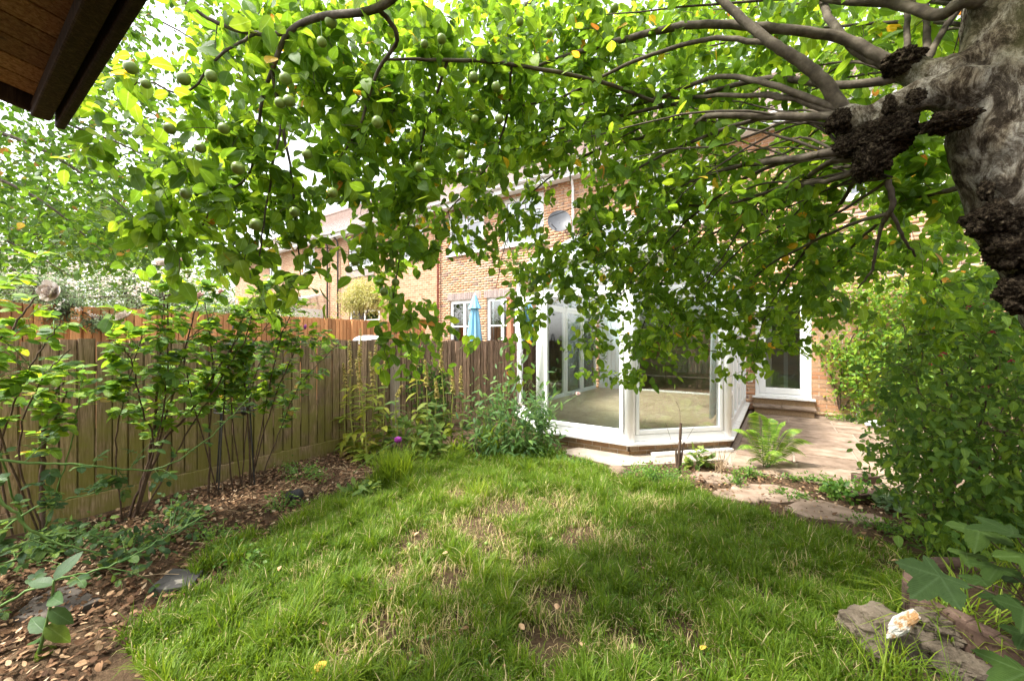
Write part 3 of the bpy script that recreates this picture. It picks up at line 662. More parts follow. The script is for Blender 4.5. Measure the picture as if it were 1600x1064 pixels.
for k in range(5):
    Lk = math.dist(pl[k], pl[k+1]); facet(pl[k], pl[k+1], {0:4, 1:1, 2:1, 3:1, 4:5}[k], doors=(k == 4))
for k in range(1, 5):
    x, y = pl[k]; cx, cy = (-2.15-x), (7-y); n_ = math.hypot(cx, cy); x += cx/n_*.035; y += cy/n_*.035
    MB().tube([(x, y, .151), (x, y, EA)], .066, 16).build('corner_post', M['white_pvc'], CV, smooth=True)
# eaves gutter and roof
g = MB()
for k in range(5):
    a = np.array([*pl[k], EA+.05]); b = np.array([*pl[k+1], EA+.05]); d = unit(b-a); o_ = np.array([d[1], -d[0], 0])
    MB().beam(a-o_*.0+o_*.05, b+o_*.05, .10, .10).build('gutter', M['white_pvc'], CV, bevel=.015)
RW, RE = np.array([-2.15, WY-.01, 3.52]), np.array([-2.15, 6.5, 3.52])
def roof_face(pts, nbar):
    a, b, c, d_ = [np.array(x, float) for x in pts]
    for i in range(nbar+1):
        t = i/nbar; lo = a+(b-a)*t; hi = d_+(c-d_)*t
        MB().beam(lo, hi, .045, .06).build('roof_bar', M['white_pvc'], CV)
        if i < nbar:
            t2 = (i+1)/nbar; lo2 = a+(b-a)*t2; hi2 = d_+(c-d_)*t2
            MB().add([lo, lo2, hi2, hi], [(0,1,2,3)]).build('roof_pane', M['poly_roof'], CV)
E = [np.array([*q, EA+.11]) for q in pl]
roof_face((E[0], E[1], RE, RW), 5); roof_face((E[4], E[5], RW, RE), 5)
for k in (1, 2, 3): roof_face((E[k], E[k+1], RE, RE+np.array([1e-3,0,0])), 2)
MB().beam(RW, RE+np.array([0,-.06,0]), .12, .09).build('ridge', M['white_pvc'], CV, bevel=.02)
# floor tiles
ft = bpy.data.objects.new
tile_me = MB().box(0, .596, 0, .596, 0, .012).mesh('floor_tile'); tile_me.materials.append(M['tile_floor'])
inner = [(-3.66, WY+.2), (-3.66, 5.84), (-2.75, 4.93), (-1.55, 4.93), (-.64, 5.84), (-.64, WY+.2)]
MB().prism(inner, 0, FLOOR-.016).build('floor_base', M['concrete'], CV)
def clip_poly(poly, x0, x1, y0, y1):
    def cl(P_, f, inter):
        out = []
        for i in range(len(P_)):
            a, b = P_[i], P_[(i+1)%len(P_)]
            if f(a): out.append(a)
            if f(a) != f(b): out.append(inter(a, b))
        return out
    def ix(v): return lambda a, b: (v, a[1]+(b[1]-a[1])*(v-a[0])/(b[0]-a[0]))
    def iy(v): return lambda a, b: (a[0]+(b[0]-a[0])*(v-a[1])/(b[1]-a[1]), v)
    P_ = poly
    for f, it_ in ((lambda p: p[0] >= x0, ix(x0)), (lambda p: p[0] <= x1, ix(x1)), (lambda p: p[1] >= y0, iy(y0)), (lambda p: p[1] <= y1, iy(y1))):
        if P_: P_ = cl(P_, f, it_)
    return P_
inn2 = [(a, min(b, WY-.03)) for a, b in inner]
for i in range(6):
    for j in range(8):
        P_ = clip_poly(inn2, -3.7+i*.6, -3.7+i*.6+.596, 4.9+j*.6, 4.9+j*.6+.596)
        if len(P_) >= 3: MB().prism(P_, FLOOR-.014, FLOOR).build('floor_tile', M['tile_floor'], CV)
# white lining panels and blinds on the house wall inside
for i in range(7):
    MB().box(-3.65+i*.1, -3.557+i*.1, WY-.035, WY-.012, FLOOR+.1, 2.42).build('wall_panel', M['blind'], CV, bevel=.006)
MB().box(-3.66, -2.96, WY-.045, WY-.011, FLOOR+.001, FLOOR+.098).build('skirting', M['white_pvc'], CV)
bl = thing('curtain', (-.72, 8.6, FLOOR), 'pale curtain hanging inside the conservatory by its doors', 'curtain')
V = []; F = []
for i in range(41):
    t = i/40; y = 6.1+t*.5; x = -.74+.02*math.sin(t*40)
    V += [(x-.04*(1-0)-.0, y, FLOOR+.06), (x, y, 2.38)]
for i in range(40): F.append((2*i, 2*i+2, 2*i+3, 2*i+1))
o = MB().add(V, F).build('cloth', M['blind'], bl, smooth=True); o.modifiers.new('s', 'SOLIDIFY').thickness = .004
MB().tube([(-.74, 6.0, 2.40), (-.74, 7.2, 2.40)], .012, 8).build('rail', M['white_pvc'], bl)

# ================================================================== fences
def board_mesh(w, h, t1=.022, lip=.014):
    """featheredge board: face, then a set-back lip that the next board covers"""
    sec = [(0,0),(t1,0),(t1*.72,w-lip),(-.002,w-lip+.001),(-.002,w),(-.008,w),(-.008,0)]
    n = len(sec); V = [(x,y,0) for x,y in sec]+[(x,y,h) for x,y in sec]
    return MB().add(V, [tuple(range(n))[::-1], tuple(range(n,2*n))]+[(i,(i+1)%n,n+(i+1)%n,n+i) for i in range(n)]).mesh('board')
FX = -4.64
fe = thing('fence', (FX, 3, 0), 'weathered brown featheredge fence with green algae behind the roses', 'fence')
bm1 = [board_mesh(.0985, h) for h in (1.235, 1.245, 1.252, 1.26)]
for m_ in bm1: m_.materials.append(M['fence'])
y = -1.6; i = 0
while y < 9.1:
    o = bpy.data.objects.new('board', bm1[i%4 if rng.random() < .7 else int(rng.integers(4))]); C.objects.link(o)
    o.location = (FX+rng.normal()*.002, y, .155); o.rotation_euler = (rng.normal()*.004, rng.normal()*.004, 0); adopt(o, fe)
    y += .0985+rng.normal()*.002; i += 1
for k in range(4): MB().box(FX-.005, FX+.03, -1.6+k*2.7, 1.08+k*2.7, -.03, .15).build('gravel_board', M['fence'], fe, bevel=.004)
for z in (.35, 1.15): MB().box(FX-.06, FX-.012, -1.6, 9.1, z, z+.08).build('rail', M['fence'], fe)
for k in range(5): MB().box(FX-.16, FX-.061, -1.2+k*2.4, -1.1+k*2.4, -.1, 1.38).build('post', M['fence'], fe)
pp = onX(618, 556, FX+.09); MB().box(FX+.034, FX+.13, pp[1]-.05, pp[1]+.05, -.1, pp[2]).build('front_post', M['post_grey'], fe, bevel=.006)
OX = -9.05
fo = thing('fence', (OX, 3, 0), 'bright orange featheredge fence beyond the weathered one', 'fence')
bm2 = [board_mesh(.0985, h) for h in (1.78, 1.785, 1.79)]
for m_ in bm2: m_.materials.append(M['fence_orange'])
y = -4.0; i = 0
while y < 8.55:
    o = bpy.data.objects.new('board', bm2[i%3]); C.objects.link(o); o.location = (OX, y, .152); adopt(o, fo); y += .099; i += 1
for k in range(5): MB().box(OX-.005, OX+.03, -4+k*2.5, -1.51+k*2.5, 0, .15).build('gravel_board', M['fence_orange'], fo)
for k in range(6): MB().box(OX+.023, OX+.10, -3.6+k*2.4, -3.5+k*2.4, 0, 1.9).build('post', M['fence_orange'], fo)
RX = 2.75
fr = thing('fence', (RX, 4, 0), 'brown boarded fence behind the tall fuchsia shrub', 'fence')
bm3 = board_mesh(.0985, 1.6); bm3.materials.append(M['fence']); y = 1.0
while y < 9.2:
    o = bpy.data.objects.new('board', bm3); C.objects.link(o); o.location = (RX, y+.0985, .1); o.rotation_euler = (0, 0, math.pi); adopt(o, fr); y += .099
for z in (.3, 1.4): MB().box(RX+.012, RX+.06, 1, 9.2, z, z+.08).build('rail', M['fence'], fr)
rp = onY(797, 466, 7.0); rpo = thing('timber_post', (rp[0], 7.0, 0), 'reddish timber post rising behind the fence beside the conservatory', 'post')
MB().box(rp[0]-.06, rp[0]+.06, 6.95, 7.05, 0, rp[2]).build('shaft', M['red_wood'], rpo, bevel=.008); MB().box(rp[0]-.075, rp[0]+.075, 6.935, 7.065, rp[2]+.001, rp[2]+.03).build('cap', M['red_wood'], rpo, bevel=.006)
# parasol
ap = onY(742, 460, 6.8); pu = thing('parasol', (ap[0], 6.8, 0), 'folded sky blue parasol standing before the glazed garden doors', 'parasol')
V = []; F = []; na, nz = 48, 18
for k in range(nz+1):
    t = k/nz; z = ap[2]-.02-t*1.35; R_ = .02+.15*t**.75
    for j in range(na):
        an = j/na*2*math.pi; r_ = R_*(1+.30*math.cos(an*8)*min(1, t*3)+.08*math.sin(an*3+t*4)); V.append((ap[0]+r_*math.cos(an), 6.8+r_*math.sin(an), z+.03*math.cos(an*8)*(k == nz)))
for k in range(nz):
    for j in range(na): F.append((k*na+j, (k+1)*na+j, (k+1)*na+(j+1)%na, k*na+(j+1)%na))
MB().add(V, F).build('canopy', M['umbrella'], pu, smooth=True)
vf = MB(); vf.tube([(ap[0], 6.8, ap[2]-.32), (ap[0], 6.8, ap[2]-.30)], [.125, .05], 20); V = []; F = []
for k in range(5):
    t = k/4; z = ap[2]-.005-t*.30; R_ = .02+.10*t
    for j in range(32):
        an = j/32*2*math.pi; r_ = R_*(1+.2*math.cos(an*8)*t)+.012; V.append((ap[0]+r_*math.cos(an), 6.8+r_*math.sin(an), z))
for k in range(4):
    for j in range(32): F.append((k*32+j, (k+1)*32+j, (k+1)*32+(j+1)%32, k*32+(j+1)%32))
MB().add(V, F).build('vent_flap', M['umbrella'], pu, smooth=True)
MB().tube([(ap[0], 6.8, .05), (ap[0], 6.8, ap[2])], .02, 10).build('pole', M['white_pvc'], pu, smooth=True)
MB().tube([(ap[0], 6.8, ap[2]-.03), (ap[0], 6.8, ap[2]+.05)], [.03, .012], 10).build('finial', M['white_pvc'], pu)
MB().tube([(ap[0], 6.8, 0), (ap[0], 6.8, .07)], [.25, .2], 20).build('base', M['concrete'], pu)
# white domed cover next door
tb = onX(577, 523, -6.2); tt = thing('domed_cover', (tb[0], tb[1], 0), 'white domed cover just showing above the weathered fence', 'cover')
V = []; F = []
for k in range(8):
    t = k/7
    for j in range(24):
        an = j/24*2*math.pi; r_ = .30*math.sin(t*math.pi/2)**.8; V.append((tb[0]+r_*math.cos(an), tb[1]+r_*math.sin(an), tb[2]-.16*t**2.2))
for k in range(7):
    for j in range(24): F.append((k*24+j, (k+1)*24+j, (k+1)*24+(j+1)%24, k*24+(j+1)%24))
MB().add(V, F).build('dome', M['white_cloth'], tt, smooth=True)
lg = MB()
for j in range(3): an = j*2.1; lg.tube([(tb[0]+.27*math.cos(an), tb[1]+.27*math.sin(an), 0), (tb[0]+.2*math.cos(an), tb[1]+.2*math.sin(an), tb[2]-.14)], .015, 6)
lg.build('stand', M['black_metal'], tt)

# ================================================================== shed behind the camera, its roof corner over the lens
SZ = 2.25; sx0, sx1, sy1, sy0 = -2.28, 1.1, .285, -2.4; SH = thing('shed', (-.6, -1.3, 0), 'dark timber shed whose boarded roof overhangs the garden corner', 'shed')
sl = math.tan(math.radians(9))
def sz(y): return SZ+.03+(sy1-y)*sl
k = 0; x = sx0+.03
while x < sx1-.03:
    e = min(x+.118, sx1-.03)
    MB().add([(x+.002,sy0,sz(sy0)),(e-.002,sy0,sz(sy0)),(e-.002,sy1-.02,sz(sy1-.02)),(x+.002,sy1-.02,sz(sy1-.02)),(x+.002,sy0,sz(sy0)+.018),(e-.002,sy0,sz(sy0)+.018),(e-.002,sy1-.02,sz(sy1-.02)+.018),(x+.002,sy1-.02,sz(sy1-.02)+.018)],
             [(0,3,2,1),(4,5,6,7),(0,1,5,4),(1,2,6,5),(2,3,7,6),(3,0,4,7)]).build('roof_board', M['shed_wood'], SH, bevel=.003)
    x += .12
MB().beam((sx0-.02, sy1-.005, SZ+.015), (sx1+.02, sy1-.005, SZ+.015), .028, .10).build('front_fascia', M['shed_dark'], SH, bevel=.008)
MB().beam((sx0, sy1-.055, SZ+.0), (sx1, sy1-.055, SZ+.0), .05, .05).build('front_batten', M['shed_dark'], SH, bevel=.006)
for xx in (sx0, sx1): MB().beam((xx, sy1-.02, sz(sy1-.02)-.005), (xx, sy0, sz(sy0)-.005), .028, .09).build('barge_board', M['shed_dark'], SH, bevel=.008)
mb = MB(); mb.add([(sx0-.02,sy0,sz(sy0)+.02),(sx1+.02,sy0,sz(sy0)+.02),(sx1+.02,sy1+.01,sz(sy1)+.02),(sx0-.02,sy1+.01,sz(sy1)+.02),(sx0-.02,sy0,sz(sy0)+.035),(sx1+.02,sy0,sz(sy0)+.035),(sx1+.02,sy1+.01,sz(sy1)+.035),(sx0-.02,sy1+.01,sz(sy1)+.035)], [(0,3,2,1),(4,5,6,7),(0,1,5,4),(1,2,6,5),(2,3,7,6),(3,0,4,7)]); mb.build('roof_felt', M['black_plastic'], SH)
z = .05
while z < 2.2:
    b = MB(); b.add([(-2.1,-.30,z),(.95,-.30,z),(.95,-.285,z+.13),(-2.1,-.285,z+.13),(-2.1,-.32,z),(.95,-.32,z),(.95,-.32,z+.13),(-2.1,-.32,z+.13)], [(0,1,2,3),(5,4,7,6),(0,4,5,1),(3,2,6,7),(0,3,7,4),(1,5,6,2)]); b.build('wall_board', M['shed_wood'], SH); z += .12
mb = MB(); mb.box(-2.12,-2.08,-2.3,-.325,0,2.3); mb.box(.92,.96,-2.3,-.325,0,2.3); mb.box(-2.08,.92,-2.34,-2.3,0,2.45); mb.build('side_wall', M['shed_wood'], SH)

# ================================================================== patio, path, stones
pat = tag(MB().prism([(-.52,5.02),(-.46,WY-.002),(2.72,WY-.002),(2.72,4.6),(1.6,4.75)], -.08, -.012).build('patio', M['joint']), kind='structure')
y = 4.98; r_ = 0
while y < WY-.1:
    h = [.62,.46,.6,.5,.62,.46,.58,.5][r_%8]; y1 = min(y+h, WY-.01); x = -.44-(.3 if r_%2 else 0)
    while x < 2.7:
        w = [.62,.9,.46,.75,.6,.9][int(rng.integers(6))]; a, b = max(x, -.44), min(x+w, 2.71)
        if y < 5.7: a = max(a, -.44)
        if b-a > .12:
            t = .012; dz = rng.normal()*.0025
            o = MB().box(a+t, b-t, y+t, y1-t, -.05, -.002+dz).build('paving_slab', M['slab'], pat, bevel=.007)
        x += w
    y = y1; r_ += 1
# concrete strip round the bay
cs = [G(870,703)[:2], G(905,697)[:2], (-1.6,4.80), (-.50,5.80), (-.44,5.1), G(1130,716)[:2], G(1050,722)[:2], G(960,726)[:2]]
tag(MB().prism([tuple(c) for c in cs], -.05, -.006).build('bay_path', M['concrete']), kind='structure')
q = G(1055,705); ws = thing('edging_strip', (q[0], q[1], 0), 'pale narrow slab lying against the conservatory brick base', 'slab')
a, b = G(1020,711), G(1142,702); MB().beam((a[0],a[1],.012), (b[0],b[1],.012), .10, .035).build('strip', M['white_sill'], ws, bevel=.006)
def flat_stone(name, px, py, rpx, label, cat, mat, group=None, h=.035, squash=.75, seed=0, rot=0, z=0.0):
    c = G(px, py); dep = proj(c[None])[2][0]; r = rpx/FPX*dep; n = 11; rs = np.random.default_rng(seed)
    poly = []
    for k in range(n):
        an = k/n*2*math.pi; q = r*(1+rs.normal()*.09); v = np.array([q*math.cos(an), q*squash*math.sin(an)]); cr, sr = math.cos(rot), math.sin(rot)
        poly.append((c[0]+cr*v[0]-sr*v[1], c[1]+sr*v[0]+cr*v[1]))
    mb = MB(); m = len(poly); cx, cy = c[0], c[1]
    in_ = [(cx+(p[0]-cx)*.93, cy+(p[1]-cy)*.93) for p in poly]
    mb.add([(p[0],p[1],-.03) for p in poly]+[(p[0],p[1],z+h-.01) for p in poly]+[(p[0],p[1],z+h+rs.normal()*.002) for p in in_], [tuple(range(m))[::-1]]+[(i,(i+1)%m,m+(i+1)%m,m+i) for i in range(m)]+[(m+i,m+(i+1)%m,2*m+(i+1)%m,2*m+i) for i in range(m)]+[tuple(range(2*m,3*m))])
    return tag(mb.build(name, M[mat]), label, cat, group)
grp = 'flat stones between the lawn and the patio'
for k, (px, py, r, lab) in enumerate([(1118,745,36,'pale flat stone between the dead stump and the fern'), (1205,768,52,'long flat stone at the lawn edge below the fern'),
     (1150,772,34,'sunken flat stone at the lawn edge before the pale stone'), (1285,797,52,'flat brown stone at the lawn edge between fern and brick pair'), (1262,742,44,'broad flat stone beside the patio edge right of the fern'), (1345,808,30,'grey flat stone in the grass in front of the brick pair')]):
    flat_stone('stepping_stone', px, py, r, lab, 'stone', 'slab', grp, seed=k+1, rot=.5, h=.012)
for k, (px, py, lab) in enumerate([(1352,752,'reddish loose brick lying at the back of the brick pair'), (1354,781,'reddish loose brick lying at the front of the brick pair')]):
    c = G(px, py); o = MB().box(-.105,.105,-.05,.05,0,.075).build('loose_brick', M['edging'], None, bevel=.008); o.location = (c[0], c[1], 0); o.rotation_euler = (0.03, 0, .62); tag(o, lab, 'brick')
def slab_poly(name, pix, z, t, mat, label):
    pts = [G(*p, z)[:2] for p in pix]; return tag(MB().prism([tuple(p) for p in pts][::-1], z-t, z).build(name, M[mat], None, bevel=.004), label, 'slab')
slab_poly('paving_slab', [(18,962),(60,925),(110,912),(160,934),(100,958),(60,965)], .012, .05, 'slab_grey', 'weathered grey slab half under rose leaves')
slab_poly('slate_slab', [(232,918),(270,886),(318,889),(300,912),(262,919)], .022, .03, 'slate', 'dark slate slab at the lawn edge among leaf litter')
# boulders
def rock(px, py, d, r, squash, label, mat='stone', seed=1, amp=.35, rot=0):
    c = P(px, py, d); me = icos((0,0,0), r, 5, amp, 1.5, squash, seed, fine=.07)
    for v in me.vertices:
        v.co.z = v.co.z if v.co.z < squash[2]*r*.75 else squash[2]*r*(.75+.45*(v.co.z/(squash[2]*r)-.75))
    me.polygons.foreach_set('use_smooth', [False]*len(me.polygons))
    o = obj('rock', me, M[mat]); o.location = c; o.rotation_euler = (0, 0, rot); return tag(o, label, 'rock')
rock(1383, 1000, 1.80, .14, (1.15,.85,1.0), 'grey lichen-spotted rock at the lawn edge beside the planter', seed=3, rot=.4)
rock(1480, 978, 1.76, .10, (1.2,.8,.7), 'brown rock leaning on the curved planter wall', seed=5)
rock(1492, 1044, 1.66, .11, (1.1,.8,.85), 'brown rock under the leaning rock by the planter', seed=8)
rock(966, 737, 4.2, .10, (1.1,.8,.75), 'rounded pale brown rock at the lawn edge before the bay', mat='slab', seed=9, amp=.15)
o = rock(1412, 972, 1.66, .075, (.28,.42,1.15), 'broken white and orange stone shard standing between the rocks', 'stone_pale', seed=12, amp=.3, rot=.5); o.rotation_euler = (.3, .5, .4)
# planter of curved edging blocks
PLN = thing('planter', tuple(G(1520,960)), 'low curved brown block planter wall at the lawn edge', 'planter')
path = spline([np.append(G(x_, y_, .2)[:2], 0) for x_, y_ in [(1700,900),(1600,884),(1510,874),(1452,876),(1427,894),(1432,924),(1480,950),(1560,988),(1650,1032),(1780,1110)]], 2)
for i in range(len(path)-1):
    a, b = path[i], path[i+1]; d_ = unit(b-a); h = .20+.008*math.sin(i*1.7)
    o = MB().beam(a-d_*.012+[0,0,h/2-.01], b+d_*.004+[0,0,h/2-.01], .075, h+.02).build('edging_block', M['edging'], PLN, bevel=.018)
MB().prism([tuple(p[:2]) for p in path], -.03, .15).build('planter_soil', M['soil'], PLN)
# white plastic bag on the patio
c = G(1374, 668); me = icos((0,0,0), .12, 4, .3, 2.2, (1.3,.8,.6), 4, fine=.08); o = obj('plastic_bag', me, M['white_cloth']); o.location = (c[0], c[1], .05); tag(o, 'crumpled white plastic bag on the patio slabs', 'bag')
# hose ring at wall
c = onY(1345, 632, WY-.1); t_ = np.linspace(0, 2*math.pi, 24); hz = thing('hose', (c[0], WY-.08, .03), 'pale hose end looped at the foot of the brick wall', 'hose')
MB().tube([(c[0]+.055*math.cos(q), WY-.06-.01*math.sin(q), .07+.055*math.sin(q)) for q in t_], .010, 8).build('loop', M['white_cloth'], hz, smooth=True)
MB().tube(spline([(c[0]+.05, WY-.05, .07), (c[0]-.05, WY-.03, .3), (c[0]-.02, WY-.03, .62), (c[0], WY-.03, .9)], 5), .009, 8).build('pipe', M['white_cloth'], hz, smooth=True)
# black pot in the border
c = G(455, 782); pt = thing('plant_pot', c, 'small black plastic pot lying in the leaf litter by the fence', 'pot')
for nm, pts, rd_ in (('pot_body', [(c[0]-.05,c[1],.04),(c[0]+.04,c[1]+.03,.05)], [.036,.05]), ('rim', [(c[0]+.041,c[1]+.03,.05),(c[0]+.058,c[1]+.035,.052)], [.055,.055])):
    MB().tube(pts, rd_, 18).build(nm, M['black_plastic'], pt, smooth=True)
# rose obelisk
c = onX(368, 640, FX+.35); ob = thing('plant_support', (c[0], c[1], 0), 'black metal plant support with round hoop among the rose canes', 'plant support')
for k in range(4):
    an = k*math.pi/2+.5; MB().tube([(c[0]+.2*math.cos(an), c[1]+.2*math.sin(an), -.05), (c[0]+.13*math.cos(an), c[1]+.13*math.sin(an), 1.0), (c[0]+.02*math.cos(an), c[1]+.02*math.sin(an), 1.55)], .007, 6).build('upright', M['black_metal'], ob)
for zz, rr_ in ((c[2], .165), (c[2]+.03, .165), (1.25, .08)):
    MB().tube([(c[0]+rr_*math.cos(q), c[1]+rr_*math.sin(q), zz) for q in np.linspace(0, 2*math.pi, 28)], .006, 6).build('hoop', M['black_metal'], ob)
me = icos((0,0,0), .035, 2, .05); o = obj('cap_ball', me, M['black_metal'], None); o.location = (c[0]+.15, c[1]+.02, c[2]-.0); adopt(o, ob)
# ================================================================== lawn
from mathutils.geometry import intersect_point_line
def inpoly(x, y, poly):
    poly = np.asarray(poly); c = np.zeros(len(x), bool); j = len(poly)-1
    for i in range(len(poly)):
        xi, yi = poly[i]; xj, yj = poly[j]
        c ^= ((yi > y) != (yj > y)) & (x < (xj-xi)*(y-yi)/(yj-yi+1e-12)+xi); j = i
    return c
def vnoise(x, y, s, seed):
    r = np.random.default_rng(seed); T = r.random((64,64)); X = x*s+100; Y = y*s+100
    i = np.floor(X).astype(int); j = np.floor(Y).astype(int); fx = X-i; fy = Y-j; fx = fx*fx*(3-2*fx); fy = fy*fy*(3-2*fy)
    g = lambda a, b: T[a%64, b%64]
    return (g(i,j)*(1-fx)+g(i+1,j)*fx)*(1-fy)+(g(i,j+1)*(1-fx)+g(i+1,j+1)*fx)*fy
def gh(x, y): return np.array([ground_h(a, b) for a, b in zip(x, y)])
lawn_px = [(-260,1300),(40,1075),(175,990),(330,905),(420,830),(480,790),(560,765),(630,735),(730,715),(860,702),(905,722),(960,748),(1060,772),(1150,785),(1230,803),(1320,830),(1415,858),(1425,900),(1415,960),(1350,985),(1365,1030),(1500,1120),(1700,1300)]
lawn = np.array([G(*p)[:2] for p in lawn_px])
bare = [(740,822,.20,1),(655,845,.18,1),(870,935,.16,1),(905,835,.22,1),(792,792,.22,1),(700,905,.16,.8),(950,850,.18,.7),(600,980,.14,.7),(1390,880,.16,.8),(860,1000,.15,.8),(660,1010,.12,.6),(1010,790,.2,.6),(1070,985,.12,.6),(735,770,.22,.7),(1180,930,.10,.5),(480,900,.10,.5),(545,1030,.12,.6),(880,785,.25,.6),(780,850,.16,.8),(620,905,.15,.7),(830,880,.12,.7),(960,1000,.12,.6),(1250,900,.12,.5),(720,975,.13,.7)]
def bare_mask(x, y):
    m = np.zeros(len(x))
    for px, py, r, s in bare:
        c = G(px, py); d = np.hypot(x-c[0], (y-c[1]))/r; m = np.maximum(m, s*np.clip(1.35-d, 0, 1)**.6)
    return m*(.55+.75*vnoise(x, y, 9, 5))
def blades(x, y, ln, wd, lean, r, z=None):
    n = len(x); an = rng.random(n)*2*math.pi; dx, dy = np.cos(an), np.sin(an); z0 = gh(x, y) if z is None else z
    ts = np.array([0,.4,.75,1.0]); ws = np.array([1,.85,.55,0]); base = np.stack([x, y, z0-.012], -1)
    out = np.stack([dx, dy, np.zeros(n)], -1); sd = np.stack([-dy, dx, np.zeros(n)], -1)
    V = np.zeros((n,7,3)); k = 0
    for t, w in zip(ts, ws):
        c = base+ln[:,None]*(out*(lean*t*t)[:,None]+np.array([0,0,1.])*(t*np.sqrt(np.maximum(.05, 1-(lean*t*.75)**2)))[:,None])
        if w > 0: V[:,k] = c-sd*(wd*w/2)[:,None]; V[:,k+1] = c+sd*(wd*w/2)[:,None]; k += 2
        else: V[:,k] = c
    F = np.array([(0,1,3),(0,3,2),(2,3,5),(2,5,4),(4,5,6)])
    FF = (np.arange(n)*7)[:,None,None]+F[None]
    return V.reshape(-1,3), FF.reshape(-1,3), np.repeat(r, 7)
NBL = 150000
lo, hi = lawn.min(0), lawn.max(0); lo[1] = max(lo[1], .5)
x = rng.uniform(max(lo[0], -4), min(hi[0], 2.2), NBL*4); y = rng.uniform(lo[1], hi[1], NBL*4)
wob = (vnoise(x, y, 3, 31)-.5)*.5+(vnoise(x, y, 9, 32)-.5)*.25; k = inpoly(x+wob, y+wob*.6, lawn)|(inpoly(x, y, lawn)&(rng.random(len(x)) < .25)); x, y = x[k], y[k]
tuft = np.clip(vnoise(x, y, 6, 1)*.55+vnoise(x, y, 14, 2)*.75-.1, 0, 1.2); bm_ = bare_mask(x, y)
keep = rng.random(len(x)) < np.clip(.22+1.1*tuft, .1, 1)*np.clip(1-bm_*1.25, .05, 1); x, y, tuft, bm_ = x[keep], y[keep], tuft[keep], bm_[keep]
px, py, dp = proj(np.stack([x, y, np.zeros(len(x))], -1)); vis = (px > -60)&(px < 1660)&(py < 1120); x, y, tuft, bm_ = x[vis], y[vis], tuft[vis], bm_[vis]
if len(x) > NBL: s = rng.permutation(len(x))[:NBL]; x, y, tuft, bm_ = x[s], y[s], tuft[s], bm_[s]
n = len(x); ln = (.03+.10*tuft**1.8)*rng.uniform(.6,1.6,n)*(1-.4*bm_); lean = np.clip(rng.normal(.65,.3,n), .05, 1.25)
gc = G(720,780); lit_ = np.exp(-(((x-gc[0])/1.3)**2+((y-gc[1])/1.0)**2)); big = vnoise(x, y, 1.6, 9)+.35*lit_  # blades toned yellower around the lawn centre: sunlight put into their colour
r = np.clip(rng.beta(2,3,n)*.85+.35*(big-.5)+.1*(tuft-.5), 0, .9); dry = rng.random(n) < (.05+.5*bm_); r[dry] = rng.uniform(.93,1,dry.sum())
V, F, A = blades(x, y, ln, rng.uniform(.003,.0075,n), lean, r)
tag(obj('lawn_grass', npmesh('lawn_grass', V, F, {'rnd': A}), M['grass']), 'shaggy green lawn grass with worn brown patches', 'grass', kind='stuff')
# thatch: dry clippings lying flat
n = 26000; x = rng.uniform(-3.6,1.8,n); y = rng.uniform(.5,4.6,n); k = inpoly(x, y, lawn); x, y = x[k], y[k]; n = len(x)
V, F, A = blades(x, y, rng.uniform(.02,.06,n), rng.uniform(.0015,.003,n), np.full(n, 1.31), np.where(rng.random(n) < .6, rng.uniform(.93,1,n), rng.uniform(0,.8,n)), gh(x, y)+.014)
tag(obj('dry_thatch', npmesh('dry_thatch', V, F, {'rnd': A}), M['grass']), 'dry straw clippings lying flat between the lawn grass', 'thatch', kind='stuff')
# clover and weeds in the lawn
Lw = Leaves(); n = 2600; x = rng.uniform(-3.6,1.2,n); y = rng.uniform(.9,4.6,n); k = inpoly(x, y, lawn)&(vnoise(x, y, 2.5, 21) > .55); x, y = x[k], y[k]; n = len(x)
for q in range(3):
    an = rng.random(n)*6.28+q*2.1; Lw.add(np.stack([x, y, gh(x, y)+rng.uniform(.015,.045,n)], -1), np.stack([np.cos(an), np.sin(an), .3*np.ones(n)], -1), np.array([0,0,1.]), rng.uniform(.012,.022,n), .8, .1)
p, a, nn, l, w, c, r = Lw.arrays(); V, F, A = leaf_geom(p, a, nn, l, w, c, r, SMALL); tag(obj('clover', npmesh('clover', V, F, A), M['leaf_cover']), 'small clover leaves scattered through the lawn', 'clover', kind='stuff')
# leaf litter
Ll = Leaves(); n = 70000; x = rng.uniform(-4.6,1.6,n); y = rng.uniform(-.7,5.0,n)
lit = np.array([G(*p)[:2] for p in [(-500,1500),(90,1120),(195,985),(340,895),(430,825),(500,785),(610,735),(560,690),(480,715),(0,850),(-300,960)]])
inl = inpoly(x, y, lit); on_lawn = inpoly(x, y, lawn)&(rng.random(n) < .014); bed = inpoly(x, y, np.array([G(*p)[:2] for p in [(960,745),(1060,720),(1150,715),(1400,745),(1450,800),(1420,870),(1300,820),(1100,780)]]))&(rng.random(n) < .35)
k = inl|on_lawn|bed; x, y = x[k], y[k]; n = len(x); an = rng.random(n)*6.28; nor = unit(np.stack([rng.normal(size=n)*.45, rng.normal(size=n)*.45, np.ones(n)], -1))
Ll.add(np.stack([x, y, gh(x, y)+rng.uniform(0,.022,n)+.004], -1), np.stack([np.cos(an), np.sin(an), rng.normal(size=n)*.25], -1), nor, rng.uniform(.012,.042,n)*rng.choice([.7,1,1.25],n), rng.uniform(.35,.8,n), rng.uniform(-.4,.6,n))
p, a, nn, l, w, c, r = Ll.arrays(); V, F, A = leaf_geom(p, a, nn, l, w, c, r, LANCE); tag(obj('leaf_litter', npmesh('leaf_litter', V, F, A), M['litter']), 'brown fallen leaves and litter along the fence border', 'leaf litter', kind='stuff')
